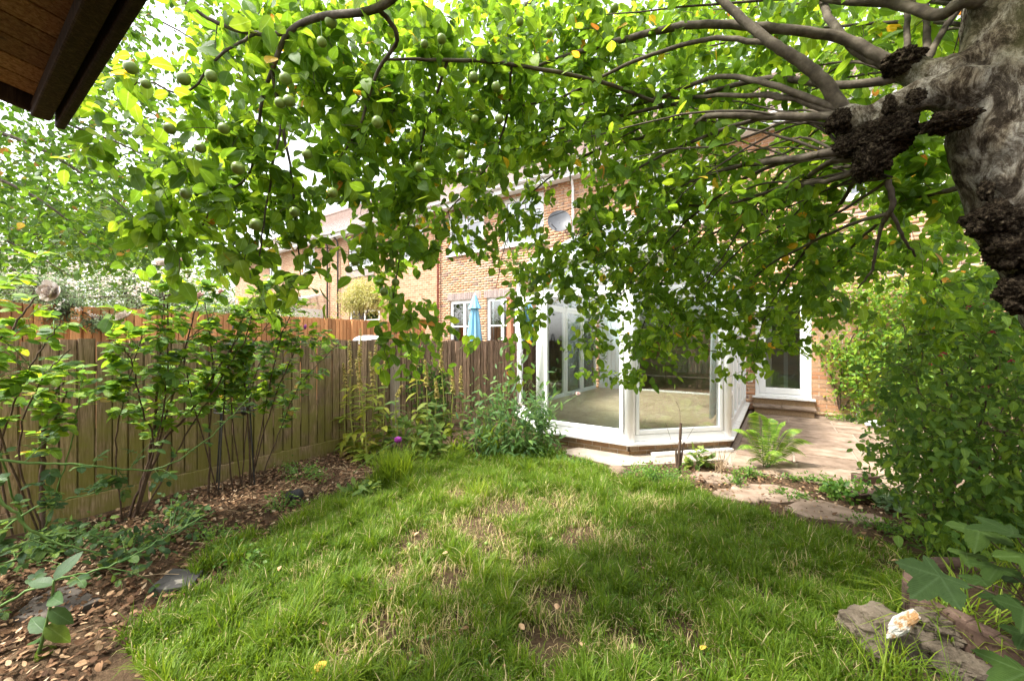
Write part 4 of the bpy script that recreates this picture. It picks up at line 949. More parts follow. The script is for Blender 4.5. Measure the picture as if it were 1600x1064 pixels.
# twigs in the litter
nb = NB()
for q in range(170):
    s = (rng.uniform(-4.5,-2.2), rng.uniform(.4,3.2))
    if not inpoly(np.array([s[0]]), np.array([s[1]]), lit)[0]: continue
    an = rng.random()*6.28; l_ = rng.uniform(.06,.3); b = np.array([s[0], s[1], .02]); e = b+np.array([math.cos(an)*l_, math.sin(an)*l_, rng.uniform(-.01,.04)])
    V, F = tube([b, (b+e)/2+rng.normal(size=3)*.012, e], [.003,.0025,.0015], 4); nb.add(V, F)
o = nb.build('litter_twigs', M['stem_dry'], None, 'stuff'); tag(o, 'dry twigs lying in the leaf litter', 'twigs')
# fallen leaves and apples on the lawn that one can pick out
fallen = [(512,1050,.075,.972),(1095,1030,.05,.96),(1356,868,.09,.99),(1340,848,.04,.972),(438,895,.045,.995),(500,985,.05,.99),(655,840,.05,.98),(1405,885,.05,.992),(820,997,.05,.99),(870,965,.06,.985),(560,800,.05,.99),(905,1020,.04,.993),(700,872,.04,.985)]
yl = pm('fallen_yellow', [(.3,(.5,.28,.03)),(.7,(.62,.42,.06))], 20, rough=.6, bumps=.2); tn = pm('fallen_tan', [(.3,(.36,.2,.1)),(.7,(.55,.37,.22))], 25, rough=.8, bumps=.3)
for k, (px, py, l_, c_) in enumerate(fallen):
    g_ = G(px, py); an = rng.random()*6.28
    V, F, A = leaf_geom(np.array([[0,0,0.]]), np.array([[math.cos(an), math.sin(an), .2]]), np.array([[rng.normal()*.3, rng.normal()*.3, 1]]), np.array([l_]), np.array([.5]), np.array([.3]), np.array([.5]), OVATE)
    o = obj('fallen_leaf', npmesh('fallen_leaf', V, F, A, True), yl if c_ < .98 else tn); o.location = (g_[0], g_[1], .045); o.modifiers.new('s', 'SOLIDIFY').thickness = .0008
    tag(o, 'bright yellow fallen leaf lying on the lawn grass' if c_ < .98 else 'curled tan dead leaf lying on the lawn grass', 'leaf', 'yellow leaves fallen on the lawn' if c_ < .98 else 'tan leaves fallen on the lawn')
apple_me = icos((0,0,0), 1, 3, .04, 1.0)
for v in apple_me.vertices:
    rr_ = math.hypot(v.co.x, v.co.y)
    if v.co.z > 0: v.co.z -= .30*math.exp(-(rr_/.32)**2)
    else: v.co.z = v.co.z*1.05+.16*math.exp(-(rr_/.22)**2)
apple_me.materials.append(M['apple'])
for px, py in [(757,900),(651,862),(640,857),(552,988),(633,963),(594,948),(690,865),(642,1048),(1022,978),(940,848),(862,848),(760,855),(990,1020),(1322,880),(628,966),(690,828)]:
    g_ = G(px, py); o = bpy.data.objects.new('fallen_apple', apple_me); C.objects.link(o); s = rng.uniform(.009,.016); o.scale = (s,s,s); o.location = (g_[0], g_[1], .03); o.rotation_euler = tuple(rng.random(3)*3)
    tag(o, 'small green apple fallen in the lawn grass', 'apple', 'fallen apples in the grass')

# ================================================================== apple tree
AT = thing('apple_tree', P(1860, 1176, 1.33), 'apple tree with pale knobbly trunk spreading low leafy branches over the lawn', 'tree')
def pth(rows): return np.array([[*P(a, b, c), r] for a, b, c, r in rows])
trunk_rows = [(1905,1180,1.33,.23),(1845,1050,1.33,.17),(1770,760,1.33,.15),(1690,480,1.33,.135),(1640,390,1.32,.132),(1603,310,1.32,.134),(1578,210,1.32,.14),(1572,120,1.32,.128),(1578,30,1.32,.112),(1585,-120,1.34,.095),(1600,-320,1.4,.075),(1650,-560,1.5,.05)]
tp = spline(pth(trunk_rows), 6)
limbA = spline(pth([(1575,100,1.33,.08),(1500,112,1.36,.062),(1445,117,1.42,.047),(1412,104,1.46,.05),(1400,100,1.47,.03)]), 5)
limbB = spline(pth([(1570,150,1.31,.09),(1500,148,1.33,.066),(1455,146,1.36,.054),(1400,165,1.42,.054),(1355,188,1.47,.052),(1322,186,1.5,.05),(1305,176,1.52,.032)]), 5)
limbTop = spline(pth([(1583,-150,1.34,.07),(1450,-300,1.25,.055),(1250,-420,1.2,.048),(1000,-330,1.15,.04),(780,-140,1.2,.03),(660,-50,1.3,.019),(590,12,1.4,.014),(500,26,1.46,.0125),(450,52,1.5,.0105),(425,110,1.55,.008),(410,150,1.6,.006)]), 6)
limbBack = spline(pth([(1590,-60,1.34,.075),(1500,-160,1.6,.06),(1380,-180,2.0,.05),(1250,-160,2.4,.042),(1100,-120,2.7,.034),(950,-60,2.9,.026),(800,20,3.0,.018)]), 6)
mbk = MB()
for q in (tp, limbA, limbB): mbk.tube(q[:,:3], q[:,3], 22)
tmp = bpy.data.objects.new('trunk_tmp', mbk.mesh('trunk_tmp')); C.objects.link(tmp)
import bmesh
bm = bmesh.new(); bm.from_mesh(tmp.data)
for k, (a, b, c, r) in enumerate([(1440,140,1.38,.03),(1500,140,1.33,.075),(1412,104,1.46,.055),(1375,200,1.44,.055)]):
    t_ = icos(P(a,b,c), r, 3, .2, 2, seed=k); bm.from_mesh(t_)
bm.to_mesh(tmp.data); bm.free()
md = tmp.modifiers.new('remesh', 'REMESH'); md.mode = 'VOXEL'; md.voxel_size = .010; md.use_smooth_shade = True
sm = tmp.modifiers.new('smooth', 'SMOOTH'); sm.iterations = 8; sm.factor = .5
tx = bpy.data.textures.new('bark_lump', 'CLOUDS'); tx.noise_scale = .10; tx.noise_depth = 4
dm = tmp.modifiers.new('lump', 'DISPLACE'); dm.texture = tx; dm.strength = .035; dm.mid_level = .5; dm.texture_coords = 'GLOBAL'
tme = bpy.data.meshes.new_from_object(tmp.evaluated_get(bpy.context.evaluated_depsgraph_get())); bpy.data.objects.remove(tmp)
tme.name = 'trunk'; tme.polygons.foreach_set('use_smooth', [True]*len(tme.polygons)); tob = obj('trunk', tme, M['bark_trunk'], AT)
for k, (a, b, c, r, sq) in enumerate([(1378,212,1.43,.085,(1.15,.9,.85)),(1362,246,1.45,.062,(1,1,1.3)),(1410,96,1.44,.05,(1.2,1,.9)),(1482,190,1.30,.05,(1.3,1,.7)),(1432,150,1.315,.026,(1,.5,1)),(1390,165,1.365,.03,(.6,.8,1.3)),(1548,345,1.30,.062,(1,1,1)),(1588,388,1.28,.07,(1,1,1)),(1605,455,1.28,.068,(1,1,1)),(1540,298,1.28,.03,(.6,.6,1.2)),(1312,190,1.49,.045,(1,1,1)),(1330,225,1.47,.04,(1.3,1,1))]):
    me = icos((0,0,0), r*.95, 5, .38, 1.7, sq, seed=k+20, fine=.16); o = obj('burr', me, M['burr'], None); o.location = P(a,b,c); adopt(o, AT)
sk = Skeleton(); sk.put(limbTop[8:,:3], limbTop[8:,3]); sk.put(limbBack[6:,:3], limbBack[6:,3])
branches = [
 [(1405,104,1.46,.028),(1360,80,1.5,.025),(1310,58,1.55,.023),(1210,44,1.62,.022),(1130,38,1.72,.021),(1050,42,1.82,.02),(950,68,1.95,.017),(880,88,2.05,.012),(820,110,2.1,.007)],
 [(1402,118,1.47,.021),(1380,126,1.5,.020),(1300,132,1.6,.019),(1200,122,1.75,.016),(1120,140,1.9,.013),(1040,165,2.0,.011),(900,195,2.15,.009),(760,222,2.3,.006)],
 [(1418,95,1.46,.014),(1417,50,1.48,.012),(1418,-20,1.55,.011),(1410,-140,1.7,.008)],
 [(1446,95,1.44,.016),(1448,50,1.48,.014),(1442,-10,1.55,.012),(1400,-140,1.7,.008)],
 [(1450,92,1.43,.014),(1475,45,1.45,.013),(1510,-10,1.5,.011),(1540,-120,1.6,.008)],
 [(1455,100,1.40,.010),(1495,85,1.4,.009),(1545,68,1.42,.007)],
 [(1322,180,1.5,.032),(1292,132,1.5,.029),(1250,95,1.52,.026),(1205,66,1.55,.023),(1150,20,1.62,.020),(1080,-40,1.7,.016),(980,-120,1.8,.010)],
 [(1398,104,1.47,.024),(1345,84,1.53,.02),(1300,35,1.6,.018),(1270,-30,1.75,.015),(1200,-140,1.9,.01)],
 [(1310,170,1.5,.017),(1200,130,1.62,.015),(1120,120,1.8,.013),(1030,152,2.0,.011),(940,180,2.2,.009),(830,228,2.4,.006)],
 [(1312,180,1.5,.016),(1230,152,1.6,.014),(1150,148,1.75,.012),(1060,152,1.95,.010),(960,150,2.1,.007),(870,175,2.2,.005)],
 [(1312,182,1.5,.019),(1200,181,1.62,.018),(1110,180,1.75,.016),(1085,192,1.85,.013),(1000,215,2.15,.011),(900,250,2.5,.008),(820,312,2.7,.006),(790,380,2.75,.004),(775,450,2.75,.003)],
 [(1345,232,1.5,.024),(1285,240,1.55,.02),(1200,252,1.75,.016),(1140,262,1.9,.013),(1060,292,2.2,.010),(960,342,2.5,.008),(860,402,2.8,.006),(848,470,2.8,.004),(838,515,2.8,.003)],
 [(1345,245,1.5,.016),(1280,262,1.65,.014),(1200,330,2.1,.011),(1100,372,2.5,.009),(1040,430,2.7,.007),(1012,490,2.8,.005),(985,560,2.85,.004),(968,592,2.85,.002)],
 [(1350,260,1.48,.014),(1300,280,1.6,.012),(1230,290,1.8,.011),(1130,320,2.1,.009),(1020,330,2.4,.007),(930,420,2.6,.005),(920,500,2.7,.003)],
 [(1388,280,1.47,.013),(1391,328,1.5,.011),(1340,346,1.65,.009),(1260,382,2.0,.008),(1190,422,2.3,.006),(1140,480,2.4,.004)],
 [(1391,328,1.5,.009),(1412,370,1.55,.007),(1430,400,1.6,.005)],
 [(1391,330,1.5,.010),(1375,360,1.6,.008),(1362,420,1.7,.006),(1340,450,1.8,.004)],
 [(1548,280,1.35,.014),(1430,312,1.7,.011),(1370,350,2.0,.010),(1320,396,2.3,.008),(1280,445,2.5,.005),(1240,500,2.6,.003)],
 [(1350,240,1.5,.013),(1322,305,1.8,.010),(1250,402,2.2,.008),(1200,482,2.4,.005),(1182,540,2.45,.003)],
 [(1590,10,1.30,.034),(1510,2,1.33,.027),(1465,22,1.40,.023),(1390,4,1.5,.020),(1300,0,1.62,.016),(1200,-20,1.8,.012),(1080,-10,2.0,.008)],
 [(1040,165,2.0,.011),(940,128,1.92,.0115),(800,100,1.8,.011),(700,93,1.7,.009),(600,92,1.6,.006)],
 [(450,52,1.5,.012),(400,52,1.5,.011),(340,36,1.48,.009),(290,5,1.45,.006)],
 [(425,110,1.55,.010),(440,190,1.6,.008),(455,270,1.65,.006),(462,340,1.7,.005),(470,430,1.75,.003)],
 [(700,93,1.7,.008),(662,210,1.9,.007),(650,300,2.0,.006),(625,400,2.1,.005),(614,470,2.13,.004),(611,530,2.15,.002)],
 [(400,52,1.5,.008),(345,85,1.45,.006),(290,145,1.48,.005),(235,128,1.45,.004),(205,132,1.42,.002)],
 [(410,150,1.6,.008),(392,265,1.65,.006),(340,312,1.7,.005),(300,370,1.75,.003),(245,365,1.75,.002)],
 [(590,12,1.4,.012),(620,60,1.5,.010),(585,120,1.6,.008),(560,200,1.65,.006),(520,260,1.7,.004)],
 [(800,100,1.8,.008),(790,190,2.0,.007),(760,260,2.1,.006),(700,330,2.2,.004)],
 [(440,190,1.6,.006),(420,300,1.62,.005),(405,400,1.66,.003)],
 [(1205,66,1.55,.014),(1100,62,1.7,.012),(980,100,1.85,.010),(880,150,1.95,.007),(780,170,2.0,.005)],
 [(1200,182,1.62,.011),(1120,205,1.8,.010),(1020,250,2.05,.008),(940,300,2.3,.006),(890,390,2.5,.004)],
 [(1280,240,1.55,.012),(1180,270,1.85,.010),(1090,330,2.2,.008),(1040,380,2.4,.006),(960,470,2.6,.004)],
]
for k in range(30):
    a, b, c = [(1345,240,1.5),(1320,185,1.5),(1360,255,1.48),(1410,108,1.46),(1385,275,1.47)][k%5]; an = rng.uniform(.02,.95); ln_ = rng.uniform(260,620)
    ex, ey = a-ln_*math.cos(an), b+ln_*math.sin(an)*.75-40; ed = c+rng.uniform(.5,1.5)
    j = lambda: rng.normal()*16; r0 = rng.uniform(.005,.0088); branches.append([(a+j()*.5,b+j()*.5,c,r0),(a*.75+ex*.25+j(), b*.75+ey*.25-24+j(), c*.75+ed*.25, r0*.85),(a*.5+ex*.5+j(), b*.5+ey*.5-28+j(), c*.5+ed*.5, r0*.7),(a*.25+ex*.75+j(), b*.25+ey*.75-16+j(), c*.25+ed*.75, r0*.5),(ex, ey, ed, .002)])
for k in range(6):
    a, b, c = 1575, rng.uniform(-60,60), 1.34; ex, ey, ed = rng.uniform(900,1400), rng.uniform(-60,150), rng.uniform(1.8,2.8)
    branches.append([(a,b,c,.010),(a*.6+ex*.4, b*.6+ey*.4-20, c*.6+ed*.4, .008),(ex, ey, ed, .003)])
nbs = []
for rows in branches:
    q = spline(pth(rows), 6); q[1:-1,:3] += rng.normal(size=(len(q)-2,3))*.0015; q[:,3] *= .82
    V, F = tube(q[:,:3], np.maximum(q[:,3], .002), 10 if rows[0][3] > .009 else 6); nb = NB(); nb.add(V, F, .5); nb.build('branch', M['bark_branch' if rows[0][3] > .009 else 'bark_twig'], AT); sk.put(q[4:,:3], q[4:,3])
for q in (limbTop, limbBack): V, F = tube(q[:,:3], q[:,3], 14); nb = NB(); nb.add(V, F, .5); nb.build('branch', M['bark_branch'], AT)
dens = """0 0 3 6 8 9 9 9 9 8 7 5 6 6 5 3
0 0 2 6 9 9 9 9 9 8 8 7 5 5 5 2
1 3 2 7 9 9 9 9 9 9 8 7 5 5 4 2
0 2 4 7 8 9 9 9 9 9 8 7 5 4 4 3
0 2 5 7 5 8 9 9 8 8 7 6 6 4 5 3
0 1 5 8 5 8 9 8 5 6 8 7 7 6 6 3
0 1 4 8 7 7 9 5 4 7 8 8 8 6 7 3
0 0 3 5 7 5 8 4 4 7 8 8 8 7 7 2
0 0 2 2 6 3 7 2 6 6 8 8 8 7 5 2
0 0 0 0 3 1 5 2 4 4 7 7 6 4 4 2
0 0 0 0 0 0 4 1 3 4 5 5 3 1 2 1
0 0 0 0 0 0 1 0 1 3 1 2 0 0 0 0"""
dens = np.array([[int(c) for c in ln.split()] for ln in dens.split('\n')])
holes = [(245,60,45,60),(262,150,45,45),(450,240,28,26),(222,170,20,30),(520,345,22,28),(655,440,28,40),(720,430,55,38),(745,480,40,60),(880,300,30,30),(690,310,20,22),(860,350,26,30),(530,440,40,40),(430,420,18,26),(1220,170,36,16),(1180,220,40,22),(870,520,40,50),(560,500,40,60),(1320,320,25,30),(1440,350,25,25),(1380,455,40,30)]
tg = []; dl = []
for r_ in range(12):
    for c_ in range(16):
        v = dens[r_, c_]
        if not v: continue
        d0 = np.interp(c_*100+50, [0,400,600,800,1000,1200,1400,1600], [1.3,1.5,1.6,1.8,1.9,1.75,1.6,1.5])
        d1 = np.interp(c_*100+50, [0,400,600,800,1000,1200,1400,1600], [1.7,2.0,2.4,2.9,3.1,3.3,3.4,3.2])
        if r_ >= 7: d0 = d0+.35*(c_ > 6)
        dm_ = (d0+d1)/2; leafpx = .066*.043*.72*.55*(FPX/dm_)**2*np.interp(dm_, [1.4,2.0,2.8], [1.08,.95,.80])**2; lai = 4.4 if (c_ < 8 or r_ < 4) else 4.0; nl = v/9*lai*5000/leafpx; nc = nl/9
        nc = int(nc)+(rng.random() < nc % 1)
        for _ in range(nc):
            px, py = c_*100+rng.random()*100, r_*50+rng.random()*50
            if any(((px-h[0])/h[2])**2+((py-h[1])/h[3])**2 < 1 for h in holes) and rng.random() < .93: continue
            tg.append(P(px, py, rng.uniform(d0, d1)))
# overhead, out of view: leaf clusters added to shade the near lawn
for _ in range(900):
    q = np.array([rng.uniform(-3.0,1.8), rng.uniform(.5,3.6), rng.uniform(2.6,3.5)]); a, b, d_ = proj(q[None])
    if b[0] < 0 or d_[0] < .3: tg.append(q)
tg = np.array(tg); a, b, d_ = proj(tg); tg = tg[(d_ > 1.1)|(b < -60)]
nbt = NB(); ends = grow(sk, tg, nbt, sag=.10, rmax=.005)
Lf = Leaves()
for q, e in zip(tg, ends):
    k = int(rng.integers(6,13)); off = rng.normal(size=(k,3))*.03 - e*rng.uniform(0,.10,(k,1)); ax = unit(rdir(k)*1.0+e*.45+np.array([0,0,-.45])); nr = unit(rdir(k)*.75+np.array([0,0,.75]))
    dq = float((q-CAM)@FW); sc_ = np.interp(dq, [1.4,2.0,2.8], [1.08,.95,.80]); Lf.add(q+off, ax, nr, sc_*rng.uniform(.042,.085,k), rng.uniform(.52,.70,k), rng.uniform(-.05,.45,k))
finish_leaves(Lf, OVATE, M['leaf_apple'], AT, single=300)
nbt.build('twigs', M['bark_twig'], AT, 'stuff')
# apples
apx = [(517,33),(503,65),(663,68),(452,157),(446,122),(313,230),(287,122),(330,118),(438,160),(590,190),(742,185),(780,185),(775,135),(740,120),(812,33),(858,52),(940,68),(372,262),(400,350),(290,302),(560,285),(575,360),(610,410),(640,330),(545,420),(555,408),(630,500),(960,12),(228,130),(265,200),(205,105),(1165,305),(935,328),(905,320),(830,450),(840,460),(860,470),(905,480),(870,410),(1075,395),(1050,60),(1378,20),(690,60),(350,200),(480,240),(520,300),(460,330),(655,260),(720,240),(1010,430),(1000,440),(1120,420),(1250,330),(945,440),(885,470),(610,380),(600,455),(618,440)]
for px, py in apx:
    q = P(px, py, np.interp(px, [0,400,600,800,1000,1400], [1.32,1.42,1.5,1.75,2.0,1.9])+(.6 if px > 800 and py > 250 else 0)+(.35 if 540 < px < 700 and py > 270 else 0)); j, d_ = sk.near(q)
    if d_ > .22: continue
    o = bpy.data.objects.new('apple', apple_me); C.objects.link(o); s = rng.uniform(.016,.023); o.scale = (s*.96,s*.96,s); o.location = q; o.rotation_euler = tuple(rng.normal(size=3)*.5); adopt(o, AT)
    nb = MB(); a = sk.P[j]; nb.tube([q+[0,0,s*.7], .5*(a+q)+[0,0,.03], a], [.0016,.0014,.0014], 5); nb.build('stalk', M['cane_green'], o)

# ================================================================== tree on the left, beyond the fence
LT = thing('tree', (-6.0, .4, 0), 'slender leafy tree leaning over the weathered fence below the shed roof', 'tree')
sk2 = Skeleton()
lb = [[(-350,700,4.0,.07),(-300,400,4.0,.06),(-250,150,4.0,.05),(-200,-50,4.0,.04)],[(-250,150,4.0,.03),(-60,190,4.0,.022),(80,240,4.0,.015),(200,330,4.1,.008),(260,400,4.2,.004)],[(-230,80,4.0,.03),(0,130,3.9,.02),(100,190,3.9,.014),(220,240,4.0,.008),(330,330,4.1,.004)],
      [(-260,200,4.0,.025),(-80,250,3.8,.018),(60,310,3.8,.012),(170,400,3.9,.005)],[(-240,100,4.1,.03),(0,20,4.3,.02),(150,0,4.5,.014),(300,60,4.7,.008),(380,150,4.8,.005)],[(-280,300,4,.02),(-100,330,3.8,.014),(40,390,3.8,.008),(110,430,3.8,.004)],[(-200,-50,4,.03),(-50,-150,4.2,.02),(150,-200,4.5,.012),(300,-200,4.8,.006)]]
for k, rows in enumerate(lb):
    if k == 0: rows = [(-380,530+859.6/4.0,4.0,.09)]+rows
    q = spline(pth(rows), 6); V, F = tube(q[:,:3], q[:,3], 8); nb = NB(); nb.add(V, F, .5); nb.build('trunk' if k == 0 else 'branch', M['bark_branch'], LT); sk2.put(q[3:,:3], q[3:,3])
tg = []
for _ in range(2000):
    px, py = rng.uniform(-150,370), rng.uniform(-160,420)
    if py > 425-.10*abs(px-150) or (py < 150 and px > 225 and py > 0 and rng.random() < .8): continue
    if py > 370 and rng.random() < .45: continue
    tg.append(P(px, py, rng.uniform(3.4,5.6)))
tg = np.array(tg); nb = NB(); ends = grow(sk2, tg, nb, .05, .006); Lf = Leaves()
for q, e in zip(tg, ends):
    k = int(rng.integers(7,13)); Lf.add(q+rng.normal(size=(k,3))*.07, unit(rdir(k)+e*.5+[0,0,-.35]), unit(rdir(k)*.8+[0,0,.7]), rng.uniform(.045,.085,k), rng.uniform(.5,.75,k), rng.uniform(0,.4,k))
finish_leaves(Lf, OVATE, M['leaf_left'], LT, single=120); nb.build('twigs', M['bark_twig'], LT, 'stuff')
# ================================================================== far trees and shrubs
def blob_tree(name, base, crowns, mat, n, ll, label, cat='tree', tpl=SMALL, trunk=.12, wid=.55, flowers=None, trunk_top=None, clump=.3):
    T = thing(name, base, label, cat); base = np.array(base, float); top = np.array(crowns[0][0], float) if trunk_top is None else np.array(trunk_top, float)
    nb = NB(); q = spline([[*base, trunk], [*(base*.5+top*.5+rng.normal(size=3)*.1), trunk*.75], [*top, trunk*.4]], 5); V, F = tube(q[:,:3], q[:,3], 8); nb.add(V, F); nb.build('trunk', M['bark_branch'], T)
    nb = NB(); Lf = Leaves(); tot = sum(np.prod(c[1])**(2/3) for c in crowns)
    for c, rad in crowns:
        c = np.array(c, float); rad = np.array(rad, float)
        V, F = tube(spline([top*.7+base*.3, (top+c)/2, c], 4), np.linspace(trunk*.5, .01, 9), 6); nb.add(V, F)
        m = int(n*np.prod(rad)**(2/3)/tot); nc = max(8, m//22); d = unit(rng.normal(size=(nc,3))); cp = c+d*rad*(rng.random((nc,1))**.45)
        for i in range(min(nc, 60)): V, F = tube([c, (c+cp[i])/2+rng.normal(size=3)*.05, cp[i]], [.012,.008,.003], 4); nb.add(V, F)
        idx = rng.integers(nc, size=m); p = cp[idx]+rng.normal(size=(m,3))*clump*np.cbrt(np.prod(rad))*.55
        Lf.add(p, unit(rdir(m)+d[idx]*.5+[0,0,-.2]), unit(rdir(m)*.7+[0,0,.8]), rng.uniform(.7,1.3,m)*ll, wid, rng.uniform(0,.3,m), np.clip(rng.random(m)*.7+.3*rng.random(nc)[idx], 0, 1))
    nb.build('limbs', M['bark_branch'], T)
    p, a, nn, l, w, c_, r = Lf.arrays(); V, F, A = leaf_geom(p, a, nn, l, w, c_, r, tpl); obj('crown', npmesh('crown', V, F, A), mat, T, 'stuff')
    if flowers:
        fm, fn, fs = flowers; Lq = Leaves()
        for c, rad in crowns:
            d = unit(rng.normal(size=(fn,3))); d[:,2] = np.abs(d[:,2])*.8; p = np.array(c)+d*np.array(rad)*rng.uniform(.9,1.12,(fn,1))
            for k in range(7): Lq.add(p+rng.normal(size=(fn,3))*fs*.5, rdir(fn, .5), rdir(fn, 1), fs*rng.uniform(.6,1.1,fn), .9, .2)
        p, a, nn, l, w, c_, r = Lq.arrays(); V, F, A = leaf_geom(p, a, nn, l, w, c_, r, SMALL); obj('blossom', npmesh('blossom', V, F, A), fm, T, 'stuff')
    return T
blob_tree('tree', (-24,-1,0), [((-24,-1,4.5),(3,3,2.6)),((-22.5,1.5,3.2),(2.2,2,1.8)),((-25.5,-3,6),(2.4,2.4,2))], M['leaf_far'], 9000, .19, 'bright yellow-green tree rising far beyond the orange fence', trunk=.25)
blob_tree('tree', (-21,4.5,0), [((-21,4.5,3.6),(2.2,2.2,2)),((-20,5.8,2.6),(1.5,1.3,1.2)),((-22.3,3.6,5),(1.8,1.8,1.6))], M['leaf_far'], 8000, .16, 'bushy pale green tree before the end of the brick terrace', trunk=.2)
blob_tree('tree', (-17.5,1.5,0), [((-17.5,1.5,4.4),(2.2,2.4,1.9)),((-16.8,3.2,5.4),(1.9,1.9,1.7)),((-18.5,-.6,5.6),(2.4,2.4,2))], M['leaf_far'], 12000, .13, 'dense mid-green tree standing behind the white-blossomed shrubs', trunk=.2)
blob_tree('tree', (-34,9,0), [((-34,9,6),(4,4,3.4)),((-30,11,4),(3,3,2.6)),((-37,6,8),(3.5,3.5,3))], M['leaf_far'], 7000, .26, 'tall tree standing beyond the far end of the terrace', trunk=.3)
blob_tree('flowering_shrub', (-11.2,1.6,0), [((-11,1.2,2.2),(1.3,1.4,.85)),((-11.4,2.9,2.35),(1.2,1.2,.75)),((-11.6,.0,2.5),(1.2,1.2,.9))], M['leaf_silver'], 15000, .045, 'grey-green shrub covered in white blossom above the orange fence', 'shrub', trunk=.08, flowers=(M['petal_white'], 130, .055), trunk_top=(-11.2,1.6,1.5))
blob_tree('flowering_shrub', (-11.6,4.6,0), [((-11.6,4.4,1.9),(1.0,1.2,.65)),((-12,5.6,1.7),(.9,1.0,.6))], M['leaf_silver'], 8000, .045, 'low white-flowered shrub beyond the orange fence toward the houses', 'shrub', trunk=.06, flowers=(M['petal_white'], 60, .05), trunk_top=(-11.6,4.6,1.3))
b = onX(105, 498, OX+.15); blob_tree('flowering_shrub', (OX-.5, b[1], 0), [((OX+.05, b[1], b[2]+.12),(.22,.26,.22)),((OX+.2, b[1]+.32, b[2]-.03),(.18,.26,.14)),((OX-.2, b[1]-.15, b[2]+.4),(.3,.3,.3))], M['leaf_silver'], 3200, .038, 'white-flowered spray spilling over the top of the orange fence', 'shrub', trunk=.02, flowers=(M['petal_white'], 14, .03), trunk_top=(OX-.25, b[1], b[2]+.25))
b = onY(568, 458, 8.3); blob_tree('variegated_shrub', (b[0], 8.3, 0), [((b[0],8.3,b[2]),(.75,.5,.55)),((b[0]-.6,8.3,b[2]-.3),(.6,.45,.5)),((b[0]+.6,8.3,b[2]-.25),(.55,.45,.45))], M['leaf_gold'], 9000, .06, 'pale yellow variegated shrub against the next house wall', 'shrub', trunk=.05, trunk_top=(b[0],8.3,b[2]-.6))
b = onX(480, 500, -9.6); blob_tree('hedge_shrub', (-10.4, b[1]+.3, 0), [((-10.4, b[1]-.4, 1.75),(.6,1.0,.45)),((-10.4, b[1]+.9, 1.65),(.6,.8,.4))], M['leaf_far'], 5000, .05, 'low green shrub behind the orange fence below the lean-to', 'shrub', trunk=.05, trunk_top=(-10.4, b[1]+.3, 1.3))
# ================================================================== roses by the fence
def compound(Lf, nb, p, d, pet, ll, k=5, wid=.62, droop=.25):
    """a rose leaf: stalk with leaflets in pairs and one at the end"""
    d = unit(d); side = unit(np.cross(d, [0,0,1.])); e = p+d*pet+np.array([0,0,-droop*pet*.5])
    V, F = tube([p, (p+e)/2+[0,0,droop*pet*.2], e], [.0016,.0013,.001], 4); nb.add(V, F); up = unit(np.cross(side, d)*.6+np.array([0,0,.6])+rng.normal(size=3)*.3)
    Lf.add(e, unit(d+[0,0,-.35]), up, ll*1.1, wid, rng.uniform(.05,.4))
    for i in range((k-1)//2):
        q = p+(e-p)*(.92-.36*i)
        for s in (-1, 1): Lf.add(q, unit(side*s+d*.45+rng.normal(size=3)*.15), unit(up+rng.normal(size=3)*.25), ll*rng.uniform(.8,1.0), wid, rng.uniform(.05,.4))
def rose_flower(parent, c, r, mat, face=(0.3,-.5,.6)):
    Lq = Leaves(); f = unit(np.array(face)+rng.normal(size=3)*.25); u = unit(np.cross(f, [.2,.1,.9])); v = np.cross(f, u)
    for ring, (m, op, s) in enumerate([(7,.95,1.0),(7,.6,.9),(6,.3,.75),(4,.1,.55)]):
        for i in range(m):
            an = (i+.5*ring)/m*6.283+rng.normal()*.1; o_ = u*math.cos(an)+v*math.sin(an)
            Lq.add(np.array(c)-f*r*.2, unit(o_*op+f*(1.1-op)), unit(-o_*(1.05-op)+f*op), r*s*rng.uniform(.9,1.15), .95, -.25)
    p, a, nn, l, w, c_, q = Lq.arrays(); V, F, A = leaf_geom(p, a, nn, l, w, c_, q, ROUND, .1); o = obj('flower', npmesh('flower', V, F, A, True), mat, parent); o.modifiers.new('s', 'SOLIDIFY').thickness = .0006
